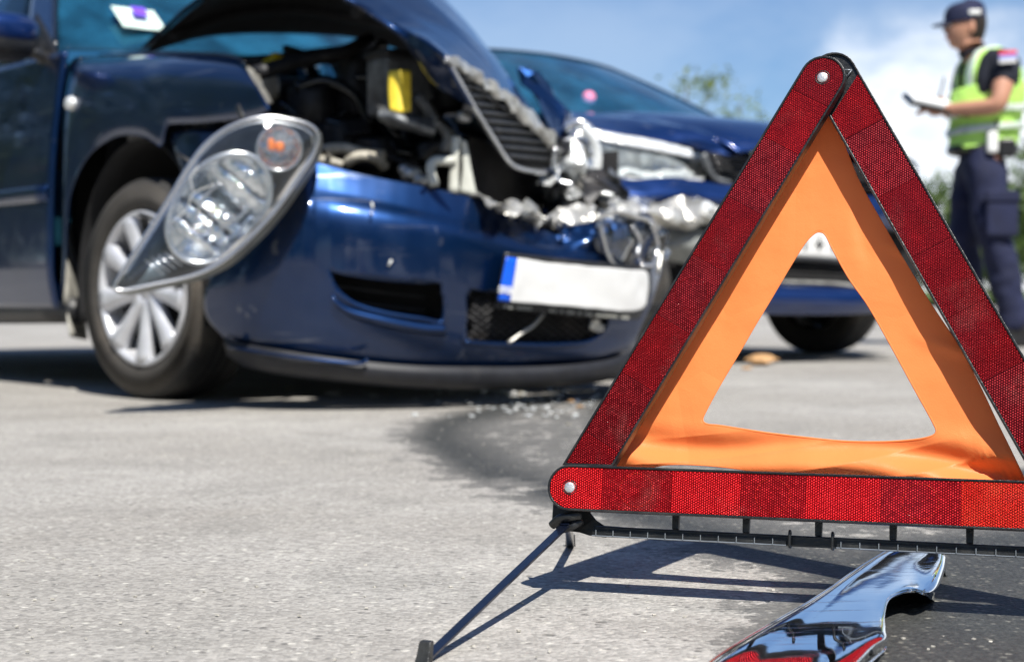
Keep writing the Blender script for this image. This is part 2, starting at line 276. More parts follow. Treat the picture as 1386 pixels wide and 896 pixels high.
# ------------------------------------------------------------------ helpers
def tag(o, label=None, cat=None, group=None, kind=None):
    for k, v in (('label', label), ('category', cat), ('group', group), ('kind', kind)):
        if v: o[k] = v
    return o
def empty(name, loc=(0, 0, 0), rz=0, mw=None):
    o = bpy.data.objects.new(name, None); COL.objects.link(o); o.empty_display_size = .1
    if mw is not None: o.matrix_world = mw
    else: o.location = loc; o.rotation_euler = (0, 0, rz)
    return o
def link(name, me, m, parent=None, smooth=True, loc=None, rot=None):
    o = bpy.data.objects.new(name, me); COL.objects.link(o)
    if m is not None: me.materials.append(MT[m])
    if parent is not None: o.parent = parent
    if smooth:
        me.shade_smooth()
    if loc is not None: o.location = loc
    if rot is not None: o.rotation_euler = rot
    return o
def mesh(name, vs, fs, m, parent=None, smooth=True, solid=0, offset=-1, bevel=0, sub=0, auto=None):
    me = bpy.data.meshes.new(name); me.from_pydata([tuple(v) for v in vs], [], fs); me.validate(); me.update()
    o = link(name, me, m, parent, smooth)
    if solid:
        s = o.modifiers.new('s', 'SOLIDIFY'); s.thickness = solid; s.offset = offset
    if bevel:
        b = o.modifiers.new('b', 'BEVEL'); b.width = bevel; b.segments = 2; b.limit_method = 'ANGLE'; b.angle_limit = radians(35)
    if sub:
        s = o.modifiers.new('u', 'SUBSURF'); s.levels = sub; s.render_levels = sub
    if auto: sharp(me, auto)
    return o
def sharp(me, deg):
    bm = bmesh.new(); bm.from_mesh(me)
    for e in bm.edges:
        if len(e.link_faces) == 2 and e.calc_face_angle(0) > radians(deg): e.smooth = False
    bm.to_mesh(me); bm.free()
def cr1(P, n, closed=False):
    P = np.array([tuple(p) for p in P], float); k = len(P)
    if k == 2 and not closed:
        t = np.linspace(0, 1, n)[:, None]; return P[0] * (1 - t) + P[1] * t
    out = []; segs = k if closed else k - 1
    T = np.linspace(0, segs, n, endpoint=not closed)
    for t in T:
        i = min(int(t), segs - 1); f = t - i
        g = lambda j: P[j % k] if closed else (P[j] if 0 <= j < k else (2 * P[0] - P[1] if j < 0 else 2 * P[-1] - P[-2]))
        a, b, c, d = g(i - 1), g(i), g(i + 1), g(i + 2)
        out.append(.5 * ((2 * b) + (c - a) * f + (2 * a - 5 * b + 4 * c - d) * f * f + (3 * b - a - 3 * c + d) * f ** 3))
    return np.array(out)
def surf(rows, nr, nc, closed=False):
    """rows: list of rows of control points (each row may have its own count) -> grid nr x nc"""
    R = [cr1(r, nc, closed) for r in rows]
    G = np.zeros((nr, nc, 3))
    for j in range(nc): G[:, j] = cr1([r[j] for r in R], nr)
    return G
def gridfaces(nr, nc, closed=False, drop=None):
    fs = []
    for i in range(nr - 1):
        for j in range(nc if closed else nc - 1):
            if drop and drop(i, j): continue
            k = (j + 1) % nc
            fs.append((i * nc + j, i * nc + k, (i + 1) * nc + k, (i + 1) * nc + j))
    return fs
def panel(name, rows, nr, nc, m, parent, solid=.004, offset=-1, rough=0, rs=3, seed=0, drop=None, closed=False, smooth=True):
    G = surf(rows, nr, nc, closed)
    if rough:
        for i in range(nr):
            for j in range(nc):
                q = Vector(G[i, j]) * rs + Vector((seed, seed * 1.7, 0))
                G[i, j] += np.array(noise.noise_vector(q)) * rough + np.array(noise.noise_vector(q * 2.7)) * rough * .4
    return mesh(name, G.reshape(-1, 3), gridfaces(nr, nc, closed, drop), m, parent, smooth, solid, offset)
def tube(name, pts, r, m, parent, n=8, k=None, closed=False, bmtgt=None, flat=1.0, r2=None):
    k = k or max(2, (len(pts) - 1) * 5 + 1) if len(pts) > 2 else (k or 2)
    P = [Vector(p) for p in cr1(pts, k, closed)]
    vs, fs = [], []; up = None
    for i, p in enumerate(P):
        a = P[(i - 1) % k] if closed or i > 0 else P[i]; b = P[(i + 1) % k] if closed or i < k - 1 else P[i]
        d = (b - a).normalized()
        if up is None: up = Vector((0, 0, 1)) if abs(d.z) < .9 else Vector((0, 1, 0))
        s = d.cross(up).normalized(); up = s.cross(d).normalized()
        rr = r if r2 is None else r + (r2 - r) * i / (k - 1)
        for q in range(n):
            an = 2 * pi * q / n; vs.append(p + s * cos(an) * rr + up * sin(an) * rr * flat)
    for i in range(k if closed else k - 1):
        for q in range(n):
            fs.append((i * n + q, i * n + (q + 1) % n, ((i + 1) % k) * n + (q + 1) % n, ((i + 1) % k) * n + q))
    if not closed: fs += [tuple(range(n))[::-1], tuple((k - 1) * n + q for q in range(n))]
    if bmtgt is not None:
        o = len(bmtgt[0]); bmtgt[0].extend(vs); bmtgt[1].extend([tuple(x + o for x in f) for f in fs]); return
    return mesh(name, vs, fs, m, parent)
def boxv(c, s, R=None):
    vs = []
    for x in (-.5, .5):
        for y in (-.5, .5):
            for z in (-.5, .5):
                v = Vector((x * s[0], y * s[1], z * s[2]))
                if R is not None: v = R @ v
                vs.append(v + Vector(c))
    return vs, [(0, 1, 3, 2), (4, 6, 7, 5), (0, 4, 5, 1), (2, 3, 7, 6), (0, 2, 6, 4), (1, 5, 7, 3)]
def box(name, c, s, m, parent, R=None, bev=.003):
    v, f = boxv(c, s, R); return mesh(name, v, f, m, parent, smooth=False, bevel=bev)
def addbox(T, c, s, R=None):
    v, f = boxv(c, s, R); o = len(T[0]); T[0].extend(v); T[1].extend([tuple(x + o for x in q) for q in f])
def prism(name, poly, w0, w1, m, parent, bev=0, T=None):
    """poly: list of (u,v); extruded along local z from w0 to w1 (w1 is the face that looks at +z)"""
    n = len(poly); vs = [(a, b, w0) for a, b in poly] + [(a, b, w1) for a, b in poly]
    fs = [tuple(range(n))[::-1], tuple(range(n, 2 * n))] + [(i, (i + 1) % n, n + (i + 1) % n, n + i) for i in range(n)]
    if T is not None:
        o = len(T[0]); T[0].extend(vs); T[1].extend([tuple(x + o for x in q) for q in fs]); return
    return mesh(name, vs, fs, m, parent, smooth=False, bevel=bev)
def lathe(prof, n=48, axis='y', c=(0, 0, 0)):
    """prof: (r, t) with t along the axis"""
    vs, fs = [], []
    for r, t in prof:
        for q in range(n):
            a = 2 * pi * q / n
            p = {'y': (r * cos(a), t, r * sin(a)), 'z': (r * cos(a), r * sin(a), t), 'x': (t, r * cos(a), r * sin(a))}[axis]
            vs.append((p[0] + c[0], p[1] + c[1], p[2] + c[2]))
    return vs, [(i * n + q, i * n + (q + 1) % n, (i + 1) * n + (q + 1) % n, (i + 1) * n + q) for i in range(len(prof) - 1) for q in range(n)]
def D3(px, py, D): return Vector(((px - 693) / FPX * D, D, HCAM - (py - HOR) / FPX * D))
def gnd(px, py):
    D = HCAM * FPX / (py - HOR); return Vector(((px - 693) / FPX * D, D, 0))

class Car:
    """frame of a car: x forward, y to its left, z up, origin under the front axle"""
    def __init__(s, deg, ox, oy):
        s.a = radians(deg); s.ox, s.oy = ox, oy; s.c, s.s = cos(s.a), sin(s.a)
    def loc(s, p):
        dx, dy = p[0] - s.ox, p[1] - s.oy; return Vector((dx * s.s - dy * s.c, dx * s.c + dy * s.s, p[2]))
    def SP(s, px, py, y):
        k = (px - 693) / FPX; D = (y + s.ox * s.c + s.oy * s.s) / (k * s.c + s.s); return s.loc(D3(px, py, D))
    def FP(s, px, py, x):
        k = (px - 693) / FPX; D = (x + s.ox * s.s - s.oy * s.c) / (k * s.s - s.c); return s.loc(D3(px, py, D))
    def DP(s, px, py, D): return s.loc(D3(px, py, D))
    def PL(s, px, py, plan, off=0):
        """point on a vertical surface whose plan is a polyline in car x,y"""
        k = (px - 693) / FPX; best = None
        for (x0, y0), (x1, y1) in zip(plan[:-1], plan[1:]):
            w = lambda x, y: (s.ox + x * s.s + y * s.c, s.oy - x * s.c + y * s.s)
            a, b = w(x0, y0), w(x1, y1)
            den = (b[0] - a[0]) - k * (b[1] - a[1])
            if abs(den) < 1e-9: continue
            t = (k * a[1] - a[0]) / den
            if -1e-6 <= t <= 1 + 1e-6 or ((x0, y0) == plan[0] and t < 0) or ((x1, y1) == plan[-1] and t > 1):
                D = a[1] + t * (b[1] - a[1])
                if D > 0 and (best is None or D < best): best = D
        return s.loc(D3(px, py, best - off))
    def root(s, name): return empty(name, (s.ox, s.oy, 0), s.a - pi / 2)   # local x -> (sin a, -cos a)

# ------------------------------------------------------------------ ground
def in_poly(x, y, P):
    c = False; j = len(P) - 1
    for i in range(len(P)):
        if (P[i][1] > y) != (P[j][1] > y) and x < (P[j][0] - P[i][0]) * (y - P[i][1]) / (P[j][1] - P[i][1]) + P[i][0]: c = not c
        j = i
    return c
def pdist(x, y, P):
    p = np.array((x, y)); best = 9
    for i in range(len(P)):
        a, b = np.array(P[i]), np.array(P[(i + 1) % len(P)]); d = b - a
        t = max(0, min(1, np.dot(p - a, d) / max(1e-9, np.dot(d, d)))); best = min(best, np.linalg.norm(a + t * d - p))
    return best
wetpoly = [tuple(gnd(a, b)[:2]) for a, b in [(540, 592), (560, 572), (640, 553), (690, 542), (740, 530), (850, 522), (890, 560), (930, 596), (1000, 612), (1500, 640), (1700, 700), (1600, 960), (960, 960), (1000, 880), (1012, 850), (1052, 815), (1045, 775), (975, 762), (900, 735), (820, 712), (740, 690), (660, 665), (600, 640), (562, 612)]]
wet2 = [tuple(gnd(a, b)[:2]) for a, b in [(960, 960), (1000, 880), (1012, 850), (1052, 815), (1045, 775), (1150, 735), (1386, 715), (1800, 720), (1700, 960)]]
dry = [tuple(gnd(a, b)[:2]) for a, b in [(655, 648), (700, 650), (745, 662), (700, 668)]]
def axis_(lo, hi, st, far):
    a = list(np.arange(lo, hi + 1e-6, st)); s = st
    r = [];
    x = hi
    while x < far: s *= 1.25; x += s; r.append(x)
    s = st; l = []; x = lo
    while x > -far: s *= 1.25; x -= s; l.append(x)
    return l[::-1] + a + r
GX = axis_(-.7, 1.4, .03, 900); GY = axis_(.8, 5.2, .03, 900)
vs = [(x, y, .006 * noise.noise(Vector((x * .7, y * .7, 0))) if abs(x) < 12 and -5 < y < 20 else 0) for y in GY for x in GX]
nx = len(GX)
me = bpy.data.meshes.new('road'); me.from_pydata(vs, [], gridfaces(len(GY), nx)); me.shade_smooth()
at = me.attributes.new('wet', 'FLOAT', 'POINT'); buf = np.zeros(len(vs), np.float32)
for i, (x, y, z) in enumerate(vs):
    if -.9 < x < 3.5 and .6 < y < 6:
        d = pdist(x, y, wetpoly); ins = in_poly(x, y, wetpoly)
        v = (.5 + d / .11) if ins else (.5 - d / .11)
        v = max(0, min(1, v))
        edge = max(0, 1 - abs(d - .07) / .12)
        deep = .40 + .42 * edge
        if in_poly(x, y, wet2): deep = max(deep, .40 + .60 * min(1, pdist(x, y, wet2) / .10))
        if in_poly(x, y, dry): v *= .45
        buf[i] = v * deep
at.data.foreach_set('value', buf)
road = link('road', me, None); tag(road, kind='structure')
m = bpy.data.materials.new('asphalt'); m.use_nodes = True; nt = m.node_tree; p = nt.nodes['Principled BSDF']; L_ = nt.links.new
t = N(nt, 'ShaderNodeTexCoord'); O_ = t.outputs['Object']
def noi(s, d=5, r=.55):
    n = N(nt, 'ShaderNodeTexNoise'); n.inputs['Scale'].default_value = s; n.inputs['Detail'].default_value = d; n.inputs['Roughness'].default_value = r; L_(O_, n.inputs[0]); return n.outputs['Fac']
def mr(x, a, b, c=0, d=1, sm=False):
    n = N(nt, 'ShaderNodeMapRange', interpolation_type='SMOOTHSTEP' if sm else 'LINEAR'); L_(x, n.inputs[0])
    for i, q in enumerate((a, b, c, d)): n.inputs[i + 1].default_value = q
    return n.outputs[0]
def mixc(f, a, b, bl='MIX'):
    n = N(nt, 'ShaderNodeMix', data_type='RGBA', blend_type=bl)
    if isinstance(f, float): n.inputs['Factor'].default_value = f
    else: L_(f, n.inputs['Factor'])
    for k, q in (('A', a), ('B', b)):
        if isinstance(q, tuple): n.inputs[k].default_value = (*q, 1)
        else: L_(q, n.inputs[k])
    return n.outputs['Result']
def vor(s, feat='F1'):
    v = N(nt, 'ShaderNodeTexVoronoi', feature=feat); v.inputs['Scale'].default_value = s; L_(O_, v.inputs['Vector']); return v
big = noi(1.1, 6); mid = noi(14, 6); fine = noi(260, 4, .7)
vst = vor(210); stone_c = N(nt, 'ShaderNodeSeparateColor'); L_(vst.outputs['Color'], stone_c.inputs[0])
sto = mr(stone_c.outputs[0], .0, 1, .76, 1.24)
base = mixc(mr(big, .35, .65), (.300, .280, .250), (.425, .408, .378))
base = mixc(mr(mid, .3, .7, 0, .55), base, (.275, .262, .242))
vs2 = vor(95); sc_2 = N(nt, 'ShaderNodeSeparateColor'); L_(vs2.outputs['Color'], sc_2.inputs[0])
base = mixc(M_('MULTIPLY', mr(sc_2.outputs[0], .80, .84), mr(vs2.outputs['Distance'], .22, .42, 1, 0), nt=nt), base, (.50, .48, .43))
base = mixc(M_('MULTIPLY', mr(sc_2.outputs[1], .84, .88), mr(vs2.outputs['Distance'], .22, .40, .8, 0), nt=nt), base, (.13, .125, .118))
base = mixc(mr(noi(4.2, 7, .62), .50, .70, 0, .6), base, (.235, .225, .205))
base = mixc(1.0, base, sto, 'MULTIPLY')
base = mixc(mr(fine, .62, .74, 0, .8), base, (.12, .115, .105))           # pits in the surface
base = mixc(mr(noi(190, 2, .5), .68, .75, 0, .9), base, (.58, .57, .53))  # pale grains
pit = vor(11); pitm = mr(M_('ADD', pit.outputs['Distance'], M_('MULTIPLY', mid, .35, nt=nt), nt=nt), .225, .255, 1, 0)
base = mixc(M_('MULTIPLY', pitm, .75, nt=nt), base, (.14, .135, .12))
# wet stain: darkens and smooths the same surface
aw = N(nt, 'ShaderNodeAttribute'); aw.attribute_name = 'wet'
rag = M_('ADD', aw.outputs['Fac'], M_('ADD', mr(noi(38, 9, .75), .35, .65, -.26, .26), mr(noi(11, 8, .7), .35, .65, -.30, .30), nt=nt), nt=nt)
wetf = mr(rag, .20, .27, 0, 1, True)
amt = M_('MULTIPLY', M_('MULTIPLY', wetf, mr(aw.outputs['Fac'], .0, .07), nt=nt), mr(aw.outputs['Fac'], .15, .75, .52, 1.0), nt=nt)
v2 = vor(135); v2.inputs['Randomness'].default_value = 1; s2 = N(nt, 'ShaderNodeSeparateColor'); L_(v2.outputs['Color'], s2.inputs[0])
wetc = mixc(M_('MULTIPLY', M_('MULTIPLY', mr(s2.outputs[0], .60, .66), mr(noi(40, 5), .42, .58), nt=nt), mr(v2.outputs['Distance'], .25, .5, 1, 0), nt=nt), (.016, .018, .019), (.26, .25, .21))
wetc = mixc(mr(noi(150, 6, .7), .40, .62), wetc, (.045, .048, .046))
base = mixc(M_('MULTIPLY', amt, .93, nt=nt), base, wetc)
L_(base, p.inputs['Base Color']); p.inputs['Specular IOR Level'].default_value = .35
L_(M_('MULTIPLY_ADD', amt, -.24, .86, nt=nt), p.inputs['Roughness'])
b1 = N(nt, 'ShaderNodeBump'); b1.inputs['Strength'].default_value = .62; b1.inputs['Distance'].default_value = .0026
L_(M_('ADD', M_('MULTIPLY', vst.outputs['Distance'], -1.0, nt=nt), M_('ADD', fine, M_('MULTIPLY', pitm, -1.2, nt=nt), nt=nt), nt=nt), b1.inputs['Height'])
L_(b1.outputs[0], p.inputs['Normal'])
me.materials.append(m)

# lawn beyond the road, one sheet just above it
G = []
for i in range(41):
    for j in range(61):
        x = -60 + j * 3.0; y = 36 + i * 4.0
        edge = 1.2 * noise.noise(Vector((x * .08, 3, 0))) if i == 0 else 0
        G.append((x, y + edge, .06 + .5 * (i / 40) + .15 * noise.noise(Vector((x * .1, y * .1, 0)))))
mat('turf', (.085, .13, .03), .9, noise_amt=.35, noise_scale=.8, bump=.6, bump_scale=12, dirt=((.20, .20, .09), .6))
lawn = mesh('lawn', G, gridfaces(41, 61), 'turf'); tag(lawn, kind='structure')
rng = random.Random(4)
T = ([], [])
for k in range(9000):
    x = rng.uniform(5, 24); y = 36.5 + abs(rng.gauss(0, 6)); h = rng.uniform(.05, .16); a = rng.uniform(0, pi); w = .012
    o = len(T[0]); dx, dy = cos(a) * w, sin(a) * w; z = .05
    T[0].extend([(x - dx, y - dy, z), (x + dx, y + dy, z), (x + rng.uniform(-.04, .04), y + rng.uniform(-.04, .04), z + h)]); T[1].append((o, o + 1, o + 2))
tag(mesh('grass', T[0], T[1], 'grass_blade', smooth=False), 'green grass verge beyond the road on the right', 'grass', kind='stuff')

# ------------------------------------------------------------------ trees and shrubs
def leafy(name, blobs, n, size, m, parent, seed, clump=7):
    rg = random.Random(seed); vs, fs = [], []
    tot = sum(b[3] ** 2 for b in blobs)
    for bx, by, bz, br in blobs:
        for c in range(max(4, int(n * br * br / tot / clump))):
            d = Vector((rg.gauss(0, 1), rg.gauss(0, 1), rg.gauss(0, .85))).normalized() * br * rg.uniform(.35, 1.08)
            cc = Vector((bx, by, bz)) + d
            for q in range(clump):
                p = cc + Vector((rg.gauss(0, 1), rg.gauss(0, 1), rg.gauss(0, .8))) * size * 1.7
                a = Vector((rg.gauss(0, 1), rg.gauss(0, 1), rg.gauss(0, 1))).normalized(); b = a.cross(Vector((rg.gauss(0, 1), rg.gauss(0, 1), rg.gauss(0, 1)))).normalized()
                s = size * rg.uniform(.55, 1.2); o = len(vs)
                vs += [p - a * s, p + b * s * .5, p + a * s, p - b * s * .5]; fs.append((o, o + 1, o + 2, o + 3))
    return mesh(name, vs, fs, m, parent, smooth=False)
def tree(px, D, toppy, label, seed, spread=.24, n=2600, leaf='leaf_spring', size=.09, group='sparse trees far behind the cars'):
    b = D3(px, 400, D); rg = random.Random(seed); H = HCAM + (HOR - toppy) / FPX * D
    r = empty('deciduous_tree', (b.x, D, .05), rg.uniform(0, 6)); tag(r, label, 'tree', group)
    T = ([], []); blobs = []
    tube('', [(0, 0, 0), (.05, .03, H * .35), (-.04, .05, H * .7), (.02, 0, H * .93)], .05 * H * .35, None, None, bmtgt=T, r2=.012)
    for k in range(9):
        a = k * 2.4 + rg.uniform(-.3, .3); z0 = H * rg.uniform(.28, .7); Lr = H * spread * rg.uniform(.6, 1.2)
        e = Vector((cos(a) * Lr, sin(a) * Lr, z0 + Lr * rg.uniform(.5, 1.2)))
        e.z = min(e.z, H * .93)
        tube('', [(0, 0, z0), (e.x * .5, e.y * .5, z0 + (e.z - z0) * .4), tuple(e)], .028, None, None, bmtgt=T, r2=.008, n=6)
        blobs.append((e.x, e.y, e.z, H * .11 * rg.uniform(.8, 1.3)))
        for q in range(2): blobs.append((e.x * rg.uniform(.3, 1.3), e.y * rg.uniform(.3, 1.3), min(H * .95, e.z + rg.uniform(-.4, .3)), H * .07))
    blobs.append((0, 0, H * .92, H * .07))
    mesh('trunk', T[0], T[1], 'bark', r); leafy('crown', blobs, n, size, leaf, r, seed)
tree(930, 38, 92, 'tallest pale spring tree showing above the second car windscreen', 3, n=1500)
tree(1003, 44, 118, 'lower sparse tree to the right of the tallest one, left of the triangle', 8, n=1100)
tree(968, 41, 150, 'short yellow green tree between the two taller ones behind the second car', 15, n=900, spread=.3)
tree(1420, 46, 190, 'tree with loose green crown behind the officer at the right edge', 21, leaf='leaf_green', n=3500, size=.12)
def shrub(px, D, toppy, wpx, label, seed, leaf='leaf_green', n=2600):
    b = D3(px, 400, D); H = HCAM + (HOR - toppy) / FPX * D; Rw = wpx / FPX * D / 2; rg = random.Random(seed)
    r = empty('shrub', (b.x, D, .05)); tag(r, label, 'shrub', 'shrubs along the far verge'); T = ([], []); blobs = []
    for k in range(7):
        a = k * .9; e = (cos(a) * Rw * .6, sin(a) * Rw * .6, H * rg.uniform(.5, .8))
        tube('', [(0, 0, 0), (e[0] * .4, e[1] * .4, e[2] * .6), e], .03, None, None, bmtgt=T, r2=.01, n=5)
        blobs.append((e[0], e[1], e[2] * .95, Rw * rg.uniform(.38, .55)))
        blobs.append((e[0] * 1.1, e[1] * 1.1, H * rg.uniform(.22, .4), Rw * .45))
    blobs.append((0, 0, H * .84, Rw * .4))
    mesh('trunk', T[0], T[1], 'bark', r); leafy('crown', blobs, n, .085, leaf, r, seed)
shrub(1268, 34, 236, 120, 'lowest rounded shrub just left of the officer, right of the triangle arm', 31)
shrub(1345, 38, 250, 150, 'dense green shrub directly behind the officer', 32, n=3200)
shrub(1408, 32, 205, 130, 'tall green shrub cut by the right edge behind the officer', 33, n=3200)
shrub(1305, 46, 270, 150, 'pale green shrub standing farther back between the other shrubs', 34, leaf='leaf_spring')
# unseen trees, added round the viewpoint to darken what the cars' paint reflects
ROW = ((-19, 19, 9), (-17, 13, 9.5), (-16, 7.5, 9), (-17, 2, 9.5), (-18, -4, 10), (-17, -11, 10), (-12, -16, 10.5), (-5, -18, 9.5), (2, -19, 10.5), (9, -18, 10), (15, -13, 10), (17, -7, 9.5), (16, -1.5, 9), (16.5, 4, 9.5), (18, 10, 9))
ORD = ('left end of its row, far out', 'second from the far left end', 'third from the far left end', 'fourth from the far left end', 'fifth from the far left end', 'sixth from the far left end', 'seventh from the far left end', 'left of the middle', 'in the middle of the row', 'sixth from the right end', 'fifth from the far right end', 'fourth from the far right end', 'third from the far right end', 'second from the far right end', 'right end of its row')
def big_tree(k, H_):
    r = empty('added_broadleaf_tree', (0, 0, 0))
    rg = random.Random(70 + k); T = ([], []); blobs = []
    tube('', [(0, 0, 0), (.1, .05, H_ * .4), (0, .1, H_ * .85)], .26, None, None, bmtgt=T, r2=.05)
    for q in range(14):
        a = q * 2.4; z = H_ * rg.uniform(.14, .85); R0 = H_ * .33 * (1 - abs(z / H_ - .45)) * rg.uniform(.7, 1.1)
        tube('', [(0, 0, z * .7), (cos(a) * R0 * .5, sin(a) * R0 * .5, z * .9), (cos(a) * R0, sin(a) * R0, z)], .09, None, None, bmtgt=T, r2=.02, n=6)
        blobs.append((cos(a) * R0, sin(a) * R0, z, H_ * .17))
    blobs.append((0, 0, H_ * .9, H_ * .14)); blobs.append((0, 0, H_ * .5, H_ * .25)); blobs.append((0, 0, H_ * .22, H_ * .20))
    mesh('trunk', T[0], T[1], 'bark', r); leafy('crown', blobs, 3400, .27, 'leaf_green', r, 90 + k); return r
protos = [big_tree(k, 9.5) for k in range(3)]
for k, (x, y, H_) in enumerate(ROW):
    src = protos[k % 3]
    if k < 3: r = src
    else:
        r = src.copy(); COL.objects.link(r)
        for ch in src.children:
            c = ch.copy(); COL.objects.link(c); c.parent = r
    r.location = (x, y, 0); r.rotation_euler = (0, 0, k * 1.7); r.scale = (H_ / 9.5,) * 3
    tag(r, 'unseen broadleaf tree added to darken the paint reflections, %s' % ORD[k], 'tree', 'unseen trees added round the viewpoint')
# thin pole behind the raised bonnet
pl = empty('street_lamp', tuple(D3(559, 400, 22).xy) + (0,)); tag(pl, 'thin pale grey pole rising behind the raised bonnet of the crashed car', 'street lamp')
tube('pole', [(0, 0, 0), (0, 0, 6.5)], .055, 'galvanised', pl, n=12, r2=.04)
tube('lamp_arm', [(0, 0, 6.5), (.2, 0, 6.85), (.9, 0, 7.0)], .03, 'galvanised', pl)
box('lamp_head', (1.2, 0, 7.0), (.6, .22, .1), 'galvanised', pl, bev=.03)
box('base_flange', (0, 0, .02), (.25, .25, .04), 'galvanised', pl)
# ------------------------------------------------------------------ wheels and the shared rear part of a car
def wheel(parent, c, R, rimR, width, steer, spokes, side=-1, name='wheel', full=True):
    """axle along y, outer face towards side"""
    o = width / 2 * side
    prof = [(rimR * .97, o * .80), (rimR * 1.03, o * .93), (rimR + .016, o * .99), (rimR + .05, o * 1.06), (R - .040, o * 1.04), (R - .014, o * .93), (R - .003, o * .78), (R, o * .5),
            (R, 0), (R, -o * .5), (R - .003, -o * .78), (R - .014, -o * .93), (R - .05, -o * 1.03), (rimR, -o * .85)]
    V, F = lathe(prof, 72, 'y')
    if side > 0: F = [f[::-1] for f in F]
    hubV, hubF = lathe([(.001, o * .1), (rimR * .62, o * .1), (rimR * .62, -o * .1), (.001, -o * .1)], 40, 'y')
    w = mesh(name, hubV, hubF, 'engine_grey', parent); w.location = c; w.rotation_euler = (0, radians(8), steer)
    t = mesh('tyre', V, F, 'rubber', w)
    t.data.materials.append(MT['sidewall'])
    for p in t.data.polygons:
        if math.hypot(p.center.x, p.center.z) < R - .014: p.material_index = 1
    # tread grooves as thin dark rings cut in relief
    T = ([], [])
    for a in (-.28, 0, .28):
        v, f = lathe([(R + .0005, o * a - .004), (R + .0015, o * a), (R + .0005, o * a + .004)], 60, 'y'); k = len(T[0]); T[0].extend(v); T[1].extend([tuple(x + k for x in q) for q in f])
    mesh('tread_groove', T[0], T[1], 'liner_black', w)
    v, f = lathe([(rimR * .99, o * .84), (rimR * .985, o * .93), (rimR * .93, o * .95), (rimR * .90, o * .80), (rimR * .90, -o * .7)], 72, 'y')
    mesh('rim', v, f, 'wheel_silver', w)
    v, f = lathe([(.001, o * .25), (rimR * .9, o * .25)], 48, 'y'); mesh('rim_back', v, f, 'liner_black', w)
    v, f = lathe([(.001, o * .84), (rimR * .10, o * .83), (rimR * .17, o * .76), (rimR * .21, o * .62), (rimR * .22, o * .3)], 40, 'y')
    mesh('hub_cap', v, f, 'wheel_silver', w)
    r0, r1 = rimR * .14, rimR * .93
    sv, sf = [], []
    for i in range(9):
        q = i / 8; r = r0 + (r1 - r0) * q; hw = rimR * (.115 + .045 * q ** 1.5 - .035 * sin(q * pi)); y = o * (.70 + .17 * q)
        for x_, dy in ((-hw, -.016), (-hw * .8, 0), (-hw * .25, .007), (hw * .25, .007), (hw * .8, 0), (hw, -.016)): sv.append((x_, y + dy * side, r))
    for i in range(8):
        for j in range(5): sf.append((i * 6 + j, i * 6 + j + 1, i * 6 + 7 + j, i * 6 + 6 + j))
    me0 = None
    for k in range(spokes):
        a = 2 * pi * k / spokes + .21
        if me0 is None:
            s = mesh('spoke', sv, sf, 'wheel_silver', w, solid=.012, offset=0); me0 = s.data
        else:
            s = bpy.data.objects.new('spoke', me0); COL.objects.link(s); s.parent = w; mm = s.modifiers.new('s', 'SOLIDIFY'); mm.thickness = .012; mm.offset = 0
        s.rotation_euler = (0, a, 0)
    T = ([], [])
    for k in range(5):
        a = 2 * pi * k / 5 + .5; x_, z_ = rimR * .30 * cos(a), rimR * .30 * sin(a)
        v, f = lathe([(.001, o * .80), (.009, o * .79), (.010, o * .5)], 12, 'y', (x_, 0, z_)); b = len(T[0]); T[0].extend(v); T[1].extend([tuple(x + b for x in q) for q in f])
    mesh('wheel_nut', T[0], T[1], 'alloy', w)
    tube('valve', [(rimR * .78, o * .7, .02), (rimR * .74, o * .92, .02)], .004, 'black_plastic', w, n=6, k=2)
    return w

